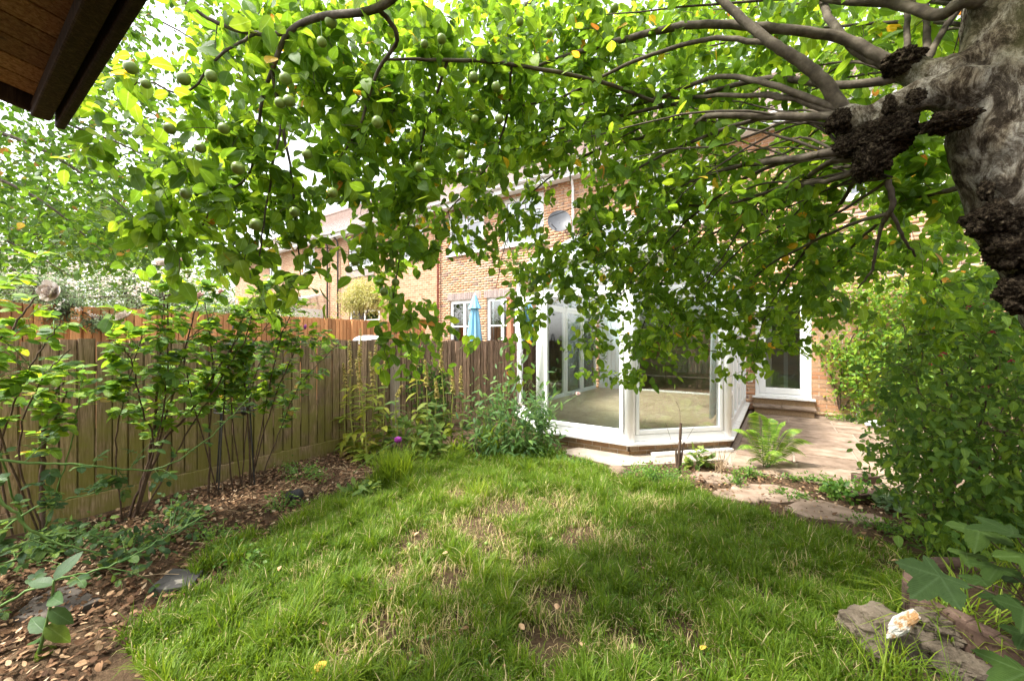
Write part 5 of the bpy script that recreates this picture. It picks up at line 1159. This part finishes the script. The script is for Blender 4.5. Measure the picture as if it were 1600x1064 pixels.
def rose_bush(label, base, canes, lmat, ll, step, flowers, conv, single=40, cmat='cane_green', start=.55, kk=5, group=None, pet=.075):
    T = thing('rose_bush', base, label, 'rose bush', group); Lf = Leaves(); nb = NB(); sk_ = Skeleton()
    for rows in canes:
        q = spline(np.array([[*conv(a, b, o), r] for a, b, o, r in rows]), 8); q[1:-1,:3] += rng.normal(size=(len(q)-2,3))*.004
        b_ = NB(); V, F = tube(q[:,:3], q[:,3], 7); b_.add(V, F); b_.build('cane', M['cane_brown' if (rows[0][3] > .0055 and conv is cvf) else cmat], T); sk_.put(q[:,:3], q[:,3])
        s = np.r_[0, np.cumsum(np.linalg.norm(np.diff(q[:,:3], axis=0), axis=1))]; t = s[-1]*start*rng.uniform(.8,1.2)
        while t < s[-1]+.001:
            p = np.array([np.interp(t, s, q[:,i]) for i in range(3)]); j = min(len(q)-2, int(np.searchsorted(s, t))); dr = unit(q[min(j+1,len(q)-1),:3]-q[max(j-1,0),:3])
            sd = unit(np.cross(dr, rng.normal(size=3))); compound(Lf, nb, p, unit(sd+dr*.35+[0,0,.2]), rng.uniform(.75,1.3)*pet, ll*rng.uniform(.75,1.2), kk)
            if rng.random() < .28:   # side shoot
                e = p+unit(sd+dr*.5+[0,0,.45])*rng.uniform(.1,.24); V, F = tube([p, (p+e)/2+[0,0,.015], e], [.003,.0025,.0016], 5); nb.add(V, F)
                for _ in range(3): compound(Lf, nb, p+(e-p)*rng.uniform(.5,1), rdir(1, .15)[0], pet*rng.uniform(.7,1.1), ll*rng.uniform(.7,1.1), kk)
            t += step*rng.uniform(.6,1.5)
    for a, b, o, r, m in flowers:
        c = conv(a, b, o+.22); rose_flower(T, c, r*1.15, M[m]); j, d_ = sk_.near(c); V, F = tube([sk_.P[j], (sk_.P[j]+c)/2+[0,0,.02], c], [.0025,.002,.002], 5); nb.add(V, F)
    finish_leaves(Lf, ROUND, M[lmat], T, single=single); nb.build('leaf_stalks', M[cmat], T, 'stuff'); return T
cvf = lambda a, b, o: onX(a, b, FX+o+.55*min(1, max(0, (760-b)/200)))
rose_bush('rose bush with one large white bloom, at the left end of the fence', cvf(66,838,.4), [
  [(66,840,.40,.016),(66,760,.38,.014),(70,680,.36,.012),(82,620,.34,.010),(100,595,.32,.006)],[(70,690,.37,.008),(88,650,.36,.007),(104,610,.34,.005)],
  [(20,835,.5,.006),(0,720,.5,.006),(18,640,.5,.005),(55,560,.5,.004),(95,500,.5,.003)],[(60,830,.45,.006),(-20,600,.6,.006),(20,510,.6,.005),(76,446,.6,.003)],
  [(64,830,.4,.006),(30,700,.45,.005),(60,600,.45,.004),(110,545,.45,.003)],[(66,835,.4,.005),(110,700,.4,.004),(130,590,.4,.003)],[(40,830,.5,.005),(-40,560,.7,.005),(-10,470,.7,.004),(60,400,.7,.003)]],
  'leaf_rose', .075, .065, [(80,455,.6,.062,'petal_white')], cvf, 45)
rose_bush('rose bush of tall dark canes with pale pink blooms, mid-fence', cvf(205,835,.4), [
  [(205,840,.4,.014),(232,720,.4,.012),(246,620,.4,.009),(252,520,.4,.006),(258,440,.4,.003)],[(198,842,.42,.012),(250,700,.42,.010),(300,640,.42,.008),(350,560,.42,.006),(400,480,.42,.003)],
  [(190,842,.4,.010),(225,740,.4,.009),(260,650,.4,.007),(290,540,.4,.005),(318,440,.4,.003)],[(200,838,.45,.007),(240,700,.5,.006),(222,640,.5,.005),(205,560,.5,.004),(168,525,.5,.003)],
  [(205,838,.4,.007),(290,680,.5,.006),(340,600,.5,.005),(390,520,.5,.003)],[(200,838,.4,.006),(255,640,.55,.005),(262,480,.55,.004),(268,415,.55,.003)],[(195,838,.4,.006),(180,700,.4,.005),(200,600,.4,.004),(230,500,.4,.003)]],
  'leaf_rose', .08, .055, [(252,412,.5,.05,'petal_white'),(278,408,.5,.05,'petal_pink'),(290,458,.45,.045,'petal_pink'),(310,462,.45,.045,'petal_pink'),(193,494,.45,.05,'petal_white'),(372,412,.4,.03,'petal_pink')], cvf, 60)
rose_bush('dense leafy rose bush growing through the black metal support', cvf(370,800,.35), [
  [(325,805,.35,.009),(328,680,.35,.008),(332,560,.35,.006),(320,470,.35,.003)],[(392,790,.35,.009),(388,660,.35,.008),(380,560,.35,.006),(400,470,.35,.003)],
  [(380,795,.35,.007),(420,650,.4,.006),(455,560,.4,.005),(490,515,.4,.003)],[(370,795,.35,.007),(350,640,.4,.006),(370,520,.4,.005),(420,440,.4,.003)],
  [(395,785,.4,.006),(430,690,.45,.005),(470,600,.45,.004),(530,535,.45,.003)],[(385,790,.35,.006),(430,560,.35,.005),(450,500,.35,.004),(470,460,.35,.003)],
  [(375,790,.3,.006),(395,600,.3,.005),(440,520,.3,.004),(460,540,.3,.003)],[(380,790,.3,.006),(360,580,.3,.005),(400,530,.3,.004),(440,480,.3,.003)],[(350,795,.4,.006),(300,620,.45,.005),(290,540,.45,.004),(330,500,.45,.003)]],
  'leaf_rose', .072, .042, [(478,510,.4,.025,'petal_purple'),(345,455,.4,.03,'petal_pink')], cvf, 60)
cvp = lambda a, b, o: P(a, b, o)
rose_bush('low rose with long green canes arching over the slabs and leaf litter', G(-160,960), [
  [(-160,900,2.1,.009),(-60,735,2.15,.008),(60,722,2.3,.007),(160,728,2.45,.0065),(245,732,2.6,.005),(330,680,2.75,.004),(395,612,2.9,.003)],[(-160,930,2.0,.009),(-40,772,2.0,.008),(20,798,2.05,.007),(60,836,2.1,.006),(150,862,2.2,.004)],
  [(-160,970,1.9,.008),(-30,955,1.9,.007),(80,908,2.0,.006),(180,880,2.15,.005),(245,846,2.3,.004),(325,802,2.5,.003)],[(-150,960,2.0,.007),(0,880,2.1,.006),(70,870,2.2,.004)],[(-150,960,2.1,.007),(40,800,2.3,.006),(120,775,2.4,.004),(190,760,2.5,.003)],[(-150,960,1.9,.007),(-20,870,2.0,.006),(110,830,2.2,.004),(170,845,2.3,.003)]],
  'leaf_rosedark', .056, .085, [], cvp, 80, start=.25)
# leafy weed at the lower left corner
wd = thing('dock_weed', G(60,1020), 'tall broad-leaved weed standing in the litter by the grey slab', 'weed')
q = spline([P(52,1040,1.75), P(66,1000,1.75), P(80,940,1.75), P(84,905,1.75)], 6); MB().tube(q, np.linspace(.008,.004,len(q)), 8).build('stem', M['cane_green'], wd, smooth=True)
Lf = Leaves()
for a, b, dx, dz, l_, r_ in [(84,905,.2,.7,.13,.1),(84,912,-.7,.2,.11,.2),(80,930,.6,.1,.12,.3),(78,950,.8,-.5,.12,.5),(72,975,.9,-.6,.13,.9),(66,1000,-.8,-.1,.15,.4),(60,1010,.4,-.9,.15,.95),(70,985,-.6,.3,.12,.3)]:
    Lf.add(P(a,b,1.75), unit(RT*dx+UP*dz+FW*rng.normal()*.3), unit(UP*.8-FW*.6+rng.normal(size=3)*.2), l_, .5, .35, r_)
finish_leaves(Lf, OVATE, M['leaf_rosedark'], wd, single=20)
# ================================================================== spires
def spire(px, py, tx, ty, label, lmat, group, nl=34, ll=.17, bare_top=.38):
    b = G(px, py); dep = proj(b[None])[2][0]; t = P(tx, ty, dep+rng.normal()*.05); T = thing('foxglove', b, label, 'foxglove', group)
    q = spline([b, b*.6+t*.4+rng.normal(size=3)*.02, b*.25+t*.75+rng.normal(size=3)*.02, t], 8); MB().tube(q, np.linspace(.008,.003,len(q)), 7).build('stem', M['stem_yellow'], T, smooth=True)
    H = len(q)-1; Lf = Leaves(); at = lambda u: q[int(u*H)]+(q[min(H,int(u*H)+1)]-q[int(u*H)])*(u*H-int(u*H))
    for i in range(nl):
        u = rng.uniform(.02,1-bare_top)**1.3; an = i*2.4; d = np.array([math.cos(an), math.sin(an), .45-.5*(1-u)+rng.normal()*.15])
        Lf.add(at(u), unit(d), unit(np.array([0,0,1.])-d*.3+rng.normal(size=3)*.2), ll*(1.25-.75*u)*rng.uniform(.75,1.2), rng.uniform(.28,.40), rng.uniform(.45,1.1))
    finish_leaves(Lf, LANCE, M[lmat], T, single=nl)
    Lq = Leaves(); m = 110; uu = rng.uniform(1-bare_top,1,m)
    for u in uu:
        an = rng.random()*6.28; s = 1.25-u; d = unit([math.cos(an), math.sin(an), -.1]); Lq.add(at(u*.999), d, [0,0,1.], .026*(.5+2*s*1.1), .75, .3); Lq.add(at(u*.999)+d*.004, unit(d+[0,0,.5]), [0,0,1.], .012+.012*s, .6, .1)
    p, a, nn, l, w, c_, r = Lq.arrays(); V, F, A = leaf_geom(p, a, nn, l, w, c_, r, SMALL); obj('seed_spike', npmesh('seed_spike', V, F, A), M['petal_fox'], T, 'stuff'); return T
gf = 'yellowing foxglove spires by the fence'
for k, a in enumerate([(556,712,546,530),(566,708,564,512),(580,714,578,548),(596,716,602,548),(574,722,556,560)]): spire(*a, 'yellowing foxglove spire in the cluster before the grey fence post', 'leaf_fox', gf)
spire(656,706,644,512, 'tallest yellow-green foxglove spire standing alone before the fence ivy', 'leaf_fox', gf, 34, .19)
spire(690,702,690,530, 'green foxglove spire between the lone tall spire and the peony', 'leaf_foxgreen', gf, 32, .18)
spire(682,700,680,590, 'short green foxglove spire beside the ivy', 'leaf_foxgreen', gf, 30, .17); spire(722,700,720,570, 'slim foxglove spire with pinkish tip beside the peony bush', 'leaf_foxgreen', gf, 28, .16)
for k, a in enumerate([(540,704,536,565),(600,706,588,530)]): spire(*a, 'yellowing foxglove spire in the cluster before the grey fence post', 'leaf_fox', gf)
spire(668,712,664,560, 'stout leafy foxglove between the tall lone spire and the ivy', 'leaf_foxgreen', gf, 34, .19); spire(705,708,706,575, 'pale foxglove spire with drying leaves left of the peony', 'leaf_fox', gf, 30, .17)
spire(612,720,628,600, 'small leafy foxglove at the foot of the grey fence post', 'leaf_foxgreen', gf, 30, .17, .25)
def mound(name, px, py, rx, ry, h, n, ll, mat, label, cat, tpl=SMALL, wid=.6, stems=16, single=0, stem_mat='cane_green', flat=.6, curl=.25, z0=0.0, base=None, droop=0.0, out=.6):
    c = G(px, py) if base is None else np.array(base, float); c[2] = z0; T = thing(name, c, label, cat); nb = NB(); Lf = Leaves(); ns = max(4, stems); tips = []
    for i in range(ns):
        d = unit(rng.normal(size=3)); d[2] = abs(d[2]); e = c+d*np.array([rx,ry,h])*rng.uniform(.55,1.0); s = c+np.array([d[0]*rx*.25, d[1]*ry*.25, 0]); m_ = (s+e)/2+[0,0,h*.15]; V, F = tube([s, m_, e], [.004,.003,.0015], 5); nb.add(V, F); tips.append((s, m_, e))
    nb.build('stems', M[stem_mat], T); tips = np.array(tips); i = rng.integers(ns, size=n); t = rng.uniform(.3,1.05,(n,1))
    p = (1-t)**2*tips[i,0]+2*t*(1-t)*tips[i,1]+t*t*tips[i,2]+rng.normal(size=(n,3))*np.array([rx,ry,h])*.16; p[:,2] = np.maximum(p[:,2], z0+.01)
    o = unit(p-c+[0,0,.02]); Lf.add(p, unit(o*out+rdir(n)*.7+[0,0,.1-droop]), unit(rdir(n)*flat+[0,0,1]), ll*rng.uniform(.65,1.3,n), wid, curl*rng.uniform(.3,1.6,n))
    finish_leaves(Lf, tpl, mat, T, single=single); return T
mound('peony_bush', 790, 706, .75, .55, 1.08, 1000, .12, M['leaf_peony'], 'bushy dark green peony between the fence and the conservatory', 'shrub', LANCE, .27, 46, 150, curl=.35, droop=.15)
mound('peony_bush', 845, 700, .42, .36, .78, 380, .12, M['leaf_peony'], 'smaller peony clump pressed against the conservatory bay', 'shrub', LANCE, .27, 26, 60, curl=.35, droop=.1)
T_ = [o for o in C.objects if o.get('label', '').startswith('smaller peony')][0]; rose_flower(T_, P(812,633,4.9), .045, M['petal_white']); rose_flower(T_, P(903,614,4.7), .03, M['petal_pink'])
V_ = MB(); V_.tube([P(840,660,4.8), P(880,630,4.75), P(902,616,4.7)], [.005,.004,.003], 6); V_.tube([P(815,700,5.0), P(810,660,4.95), P(812,635,4.9)], [.005,.004,.003], 6); V_.build('flower_stalk', M['cane_green'], T_)
def clump(name, px, py, n, ln, wd, lean, mat, label, r=.08, rr=(.2,.9)):
    c = G(px, py); x = c[0]+rng.normal(size=n)*r; y = c[1]+rng.normal(size=n)*r; V, F, A = blades(x, y, ln*rng.uniform(.5,1.15,n), np.full(n, wd), np.clip(rng.normal(lean,.25,n), .05, 1.25), rng.uniform(*rr, n)); T = thing(name, c, label, 'grass clump'); obj('blades', npmesh('blades', V, F, {'rnd': A}), mat, T, 'stuff'); return T
clump('grass_clump', 615, 752, 700, .36, .007, .55, M['grass'], 'tall tuft of bright green grass below the foxgloves', .08, (.3,.88))
clump('grass_clump', 745, 775, 160, .2, .006, .7, M['grass'], 'small grass tuft in the sunny worn part of lawn', .05, (.4,.9))
clump('lily_clump', 765, 706, 90, .5, .016, .8, M['grass'], 'arching strap-leaved lily clump before the peony', .07, (.3,.9))
clump('lily_clump', 712, 715, 60, .34, .014, .8, M['grass'], 'short strap-leaved clump at the foot of the foxgloves', .06, (.3,.9))
clump('grass_clump', 1500, 1010, 200, .38, .008, .85, M['grass'], 'long arching grass hanging over the rocks by the planter', .07, (.2,.88))
clump('grass_clump', 1590, 960, 240, .42, .007, .6, M['grass'], 'upright grass growing inside the curved planter', .12, (.2,.88))
clump('grass_clump', 1400, 1064, 120, .2, .006, .8, M['grass'], 'grass tuft growing in front of the lichen-spotted rock', .06, (.2,.88))
mound('ground_cover', 845, 712, .34, .22, .26, 520, .035, M['leaf_cover'], 'low leafy weeds at the bay corner below the peony', 'plant', SMALL, .6, 24)
mound('ground_cover', 905, 728, .28, .12, .13, 380, .028, M['leaf_cover'], 'flat weeds at the lawn edge before the bay', 'plant', SMALL, .6, 16)
mound('ground_cover', 1030, 750, .34, .24, .17, 950, .026, M['leaf_cover'], 'low mound of small green leaves before the bay window', 'plant', SMALL, .65, 30)
mound('ground_cover', 1090, 728, .16, .14, .22, 90, .085, M['leaf_foxgreen'], 'little broad-leaved plant beside the dead stump', 'plant', OVATE, .5, 12, 30)
mound('ground_cover', 1170, 742, .16, .12, .14, 220, .03, M['leaf_cover'], 'leafy weeds between the pale flat stone and fern', 'plant', SMALL, .6, 14)
mound('ground_cover', 1318, 775, .24, .15, .15, 170, .055, M['leaf_cover'], 'broad green weeds beside the pair of loose bricks', 'plant', OVATE, .6, 14, 20)
mound('ground_cover', 1255, 750, .22, .09, .10, 260, .026, M['leaf_cover'], 'thin weeds along the patio edge', 'plant', SMALL, .6, 14)
mound('ground_cover', 1405, 795, .16, .14, .17, 60, .085, M['leaf_silver'], 'grey-leaved plant behind the loose bricks', 'plant', OVATE, .55, 10, 25)
mound('ground_cover', 1455, 835, .22, .2, .2, 420, .022, M['litter'], 'brown dried heather beside the planter', 'plant', SMALL, .4, 40, stem_mat='cane_brown')
mound('ground_cover', 265, 830, .40, .30, .20, 260, .045, M['leaf_rosedark'], 'leafy weeds around the feet of the rose canes', 'plant', OVATE, .6, 20)
mound('ground_cover', 120, 850, .45, .25, .16, 160, .05, M['leaf_rosedark'], 'dark creeping weeds at the fence foot', 'plant', OVATE, .6, 16)
mound('ground_cover', 470, 745, .5, .2, .16, 420, .025, M['leaf_cover'], 'fine green weeds at the fence foot behind the pot', 'plant', SMALL, .6, 24)
mound('ground_cover', 560, 770, .26, .2, .18, 50, .10, M['leaf_foxgreen'], 'broad foxglove seedlings at the edge of the litter', 'plant', LANCE, .45, 10, 25)
mound('ground_cover', 640, 712, .55, .3, .5, 220, .13, M['leaf_foxgreen'], 'foxglove leaf rosettes under the lone tall spire', 'plant', LANCE, .4, 20, 50)
mound('ground_cover', 380, 870, .35, .18, .1, 200, .03, M['leaf_cover'], 'creeping weeds where litter meets the lawn', 'plant', SMALL, .7, 20)
mound('dry_plant', 640, 690, .25, .18, .38, 260, .02, M['litter'], 'brown withered plant between foxgloves and fence', 'plant', SMALL, .4, 60, stem_mat='stem_dry')
for k, (px, py, rx, n_, ll, mt, lab) in enumerate([(1235,775,.2,160,.03,'leaf_cover','small weeds in the gap between the two lawn-edge stones'),(1340,765,.18,140,.035,'leaf_cover','seedling weeds behind the pair of loose bricks'),(1150,758,.14,130,.028,'leaf_cover','tiny weeds creeping over the sunken flat stone'),
    (1385,770,.2,200,.02,'litter','brown dry heather stems by the patio corner'),(1295,760,.16,120,.03,'leaf_cover','low weeds between the fern and the patio edge'),(985,752,.16,160,.024,'leaf_cover','fine weeds around the rounded pale rock'),(1370,822,.22,220,.026,'leaf_cover','weeds at the lawn edge in front of the loose bricks'),(1425,835,.2,200,.03,'leaf_fuchsia','weeds at the foot of the fuchsia by the lawn'),
    (200,868,.35,170,.05,'leaf_rosedark','trailing weeds between the slate slab and the rose canes'),(330,845,.3,220,.03,'leaf_cover','small weeds in the litter below the dense rose'),(440,790,.25,200,.026,'leaf_cover','weeds around the small black pot'),(30,880,.4,200,.05,'leaf_rosedark','shady weeds at the left end of the fence foot')]):
    mound('ground_cover', px, py, rx, rx*.7, .09+.04*(k%3), n_, ll, M[mt], lab, 'plant', SMALL if ll < .04 else OVATE, .6, 14)
# ivy on the fence
iv = thing('ivy', onX(675,680,FX+.05), 'ivy climbing the fence boards behind the foxgloves', 'ivy'); nb = NB(); Lf = Leaves()
for k in range(14):
    s = onX(rng.uniform(655,700), 690, FX+.03); pts = [s]; 
    for j in range(7): pts.append(pts[-1]+np.array([0, rng.normal()*.09, .2-.01*j]))
    pts = [p_ for p_ in pts if p_[2] < 1.5]; pts = spline(pts, 4); V, F = tube(pts, .003, 4); nb.add(V, F)
    m = 60; i = rng.integers(len(pts), size=m); Lf.add(pts[i]+rng.normal(size=(m,3))*[.03,.06,.05]+[.03,0,0], unit(rdir(m)*[.5,1,1]+[.3,0,-.5]), unit([1,-.2,.6]+rng.normal(size=(m,3))*.35), rng.uniform(.03,.06,m), .85, .2)
nb.build('stems', M['cane_brown'], iv); finish_leaves(Lf, ROUND, M['leaf_ivy'], iv, single=60)
# tall stray stem with purple flower
ps = thing('purple_flower', G(548,742), 'single purple flower head on a long leaning stem over the grass', 'flower'); q = spline([P(548,742,4.1), P(572,720,4.1), P(600,700,4.12), P(621,688,4.15)], 5); MB().tube(q, .004, 6).build('stem', M['cane_green'], ps, smooth=True)
me = icos((0,0,0), .038, 3, .35, 5, (1,1,.85), 3); o = obj('flower_head', me, M['petal_purple'], None); o.location = P(622,686,4.15); adopt(o, ps)
# stump and dry twigs
st = thing('dead_stump', G(1060,737), 'thin dead brown stump standing before the bay window', 'stump'); b = G(1060,737); dep = proj(b[None])[2][0]
for k, (a, c_, h0, r_) in enumerate([(1064,660,0,.016),(1056,700,0,.013),(1069,690,0,.012)]):
    t = P(a, c_, dep); q = spline([b+RT*(k-1)*.012, (b+t)/2+rng.normal(size=3)*.004, t], 4); MB().tube(q, np.linspace(r_*1.2, r_*.8, len(q)), 9).build('stake', M['cane_brown'], st)
V_ = MB(); V_.tube(spline([P(1063,662,dep), P(1062,640,dep), P(1056,625,dep)], 4), .0018, 5); V_.tube([P(1050,690,dep), P(1040,660,dep)], .0018, 5); V_.tube([P(1070,690,dep), P(1085,665,dep)], .0016, 5); V_.build('twig', M['cane_brown'], st)
dt = thing('dry_twigs', G(1125,738), 'dry bare twig clump between the stump and the fern', 'twigs'); b = G(1125,738)
for k in range(16):
    e = b+np.array([rng.normal()*.07, rng.normal()*.06, rng.uniform(.12,.34)]); MB().tube([b+rng.normal(size=3)*[.03,.03,0], (b+e)/2+rng.normal(size=3)*.01, e], [.003,.0025,.0015], 5).build('twig', M['stem_dry'], dt)
# fern
fn = thing('fern', G(1198,728), 'green fern with feathery fronds growing at the patio edge', 'fern'); b = G(1198,728)
fr_l = [(1180,640),(1168,668),(1205,650),(1228,655),(1255,668),(1275,692),(1262,712),(1150,700),(1165,722),(1240,722),(1212,668),(1190,680),(1232,690),(1140,668),(1218,712)]
for a, c_ in fr_l:
    t = P(a, c_, proj(b[None])[2][0]+rng.normal()*.16); ln_ = np.linalg.norm(t-b); q = spline([b+rng.normal(size=3)*[.02,.02,0], b*.45+t*.55+[0,0,.10*ln_/.4], t+[0,0,-.01]], 20); Lf = Leaves(); s = np.linspace(0,1,len(q))
    for i in range(3, len(q)):
        d = unit(q[min(i+1,len(q)-1)]-q[i-1]); sd = unit(np.cross(d, [0,0,1.])); wv = .30*ln_*math.sin(math.pi*min(1, .12+s[i]*.9))**.8*(.55+.1*rng.random())
        for sg in (-1, 1): Lf.add(q[i], unit(sd*sg+d*.35+[0,0,-.12]), unit(np.cross(sd, d)), max(.012, wv*1.05), .15, .3, rng.random())
    V, F = tube(q, np.linspace(.0035,.001,len(q)), 5); nb = NB(); nb.add(V, F); fo_ = nb.build('frond', M['cane_green'], fn); p, a_, nn, l, w, c2, r = Lf.arrays(); V, F, A = leaf_geom(p, a_, nn, l, w, c2, r, LANCE); obj('leaflets', npmesh('leaflets', V, F, A), M['leaf_fern'], fo_, 'stuff')
# vine on the house wall
vn = thing('climbing_vine', onY(1315,645,WY-.1), 'bright yellow-green vine climbing the brick wall beside the house door', 'vine'); nb = NB(); sk3 = Skeleton()
for rows in [[(1312,640),(1318,560),(1350,500),(1400,470)],[(1312,640),(1300,590),(1282,560)],[(1316,640),(1345,600),(1390,560),(1440,500),(1480,450)],[(1400,650),(1410,540),(1440,440),(1420,340)]]:
    q = spline([onY(a, c_, WY-.08) for a, c_ in rows], 6); V, F = tube(q, np.linspace(.014,.005,len(q)), 6); nb.add(V, F); sk3.put(q, np.full(len(q), .008))
tg = []
for _ in range(320):
    a, c_ = rng.uniform(1278,1530), rng.uniform(430,640)
    if c_ > 560 and a < 1300: continue
    if a < 1345 and c_ < 540 and rng.random() < .7: continue
    if a < 1400 and c_ > 620 : continue
    tg.append(onY(a, c_, WY-rng.uniform(.05,.75 if a > 1340 else .3)))
tg = np.array(tg); en = grow(sk3, tg, nb, .05, .004); Lf = Leaves()
for q, e in zip(tg, en): k = 40; Lf.add(q+rng.normal(size=(k,3))*.12, unit(rdir(k)+[0,-.3,-.3]), unit(rdir(k)*.6+[0,-.4,.8]), rng.uniform(.05,.11,k), .5, .25)
p, a_, nn, l, w, c2, r = Lf.arrays(); V, F, A = leaf_geom(p, a_, nn, l, w, c2, r, SMALL); obj('foliage', npmesh('foliage', V, F, A), M['leaf_vine'], vn, 'stuff'); nb.build('stems', M['cane_brown'], vn)
mound('fern', 1335, 668, .45, .3, .3, 420, .06, M['leaf_vine'], 'pale ferny plant sprawling at the wall foot below the vine', 'fern', SMALL, .35, 26, base=onY(1340,655,WY-.4))
# ================================================================== fuchsia
fu = thing('fuchsia_shrub', G(1480,850), 'tall dark green fuchsia shrub with small red flowers beside the patio', 'shrub'); sk4 = Skeleton(); nb = NB()
for k in range(26):
    b = G(rng.uniform(1440,1640), rng.uniform(795,850)); t = P(rng.uniform(1385,1720), rng.uniform(430,720), rng.uniform(2.3,3.5)); q = spline([b, b*.5+t*.5+[0,0,.15], t], 7); V, F = tube(q, np.linspace(.011,.003,len(q)), 6); n_ = NB(); n_.add(V, F); n_.build('stem', M['cane_brown'], fu); sk4.put(q, np.linspace(.01,.003,len(q)))
tg = []
lb_x = lambda y_: np.interp(y_, [430,480,540,600,650,700,740,790,850], [1500,1440,1400,1370,1375,1362,1385,1430,1450])
while len(tg) < 1250:
    py = rng.uniform(425,850); px = rng.uniform(1360,1740)
    if px < lb_x(py)+rng.normal()*12: continue
    tg.append(P(px, py, rng.uniform(2.15,3.5) if py < 760 else rng.uniform(2.2,2.9)))
tg = np.array([q for q in tg if q[2] > .05]); en = grow(sk4, tg, nb, .06, .004); Lf = Leaves()
for q, e in zip(tg, en):
    k = int(rng.integers(8,14)); Lf.add(q+rng.normal(size=(k,3))*.06, unit(rdir(k)+e*.4+[0,0,-.35]), unit(rdir(k)*.6+[0,-.15,.9]), rng.uniform(.03,.075,k), rng.uniform(.45,.62,k), rng.uniform(.05,.4,k))
finish_leaves(Lf, OVATE, M['leaf_fuchsia'], fu, single=220); nb.build('twigs', M['cane_brown'], fu, 'stuff')
for a, c_ in [(1500,520),(1508,480),(1550,515),(1590,528),(1452,565),(1475,548),(1470,553),(1532,470),(1560,480),(1515,475),(1580,560),(1540,600)]:
    q = P(a, c_, 2.35); Lq = Leaves()
    for i in range(5): an = i*1.257; d = np.array([math.cos(an)*.5, math.sin(an)*.5, -.8]); Lq.add(q, unit(d), unit([math.cos(an), math.sin(an), .5]), .03, .5, -.3)
    p, a_, nn, l, w, c2, r = Lq.arrays(); V, F, A = leaf_geom(p, a_, nn, l, w, c2, r, LANCE); obj('flower', npmesh('flower', V, F, A, True), M['petal_red'], fu)
# herb layer right
mound('ground_cover', 1510, 880, .35, .3, .36, 420, .055, M['leaf_fuchsia'], 'leafy green weeds between the fuchsia and the planter', 'plant', LANCE, .35, 40, 80, curl=.4)
mound('ground_cover', 1570, 850, .4, .4, .5, 420, .06, M['leaf_fuchsia'], 'tall willowy weeds under the fuchsia shrub', 'plant', LANCE, .28, 40, 60, curl=.4)
# ================================================================== anemone with lobed leaves
an_ = thing('anemone_plant', P(1640,1080,1.4), 'plant with large lobed dark leaves leaning over the planter and rocks', 'plant'); Lf = Leaves(); nb = NB()
def lobed(c, d, n, s_, r=None):
    Lf.add(c, unit(d), np.array(n, float), s_*1.35, 1.0, .22+.12*rng.random(), rng.random() if r is None else r)
root = P(1680,1090,1.45)
for a, c_, d_, s, dx, dz in [(1470,898,1.30,.085,-.7,-.75),(1530,828,1.6,.085,-.8,.0),(1585,832,1.45,.09,-.6,.1),(1610,868,1.38,.09,-.7,-.1),(1560,885,1.5,.07,-.8,-.1),(1605,1050,1.2,.09,-.9,.1),(1600,950,1.3,.07,-.7,-.3),(1510,862,1.65,.055,-.5,.1),(1630,915,1.4,.09,-.5,-.3),(1590,900,1.55,.06,-.9,.1),(1535,905,1.4,.05,-.7,-.3),(1560,930,1.45,.05,-.5,-.2),(1600,990,1.35,.05,-.8,-.1)]:
    c = P(a, c_, d_); lobed(c, RT*dx+UP*dz*.6+FW*rng.uniform(-.9,.3), unit(UP*1.0-FW*.05+rng.normal(size=3)*.22), s*1.15); V, F = tube(spline([root, (root+c)/2+[0,0,.12], c], 5), np.linspace(.004,.0022,11), 6); nb.add(V, F)
finish_leaves(Lf, PALM, M['leaf_anemone'], an_, single=40); nb.build('stems', M['cane_brown'], an_)
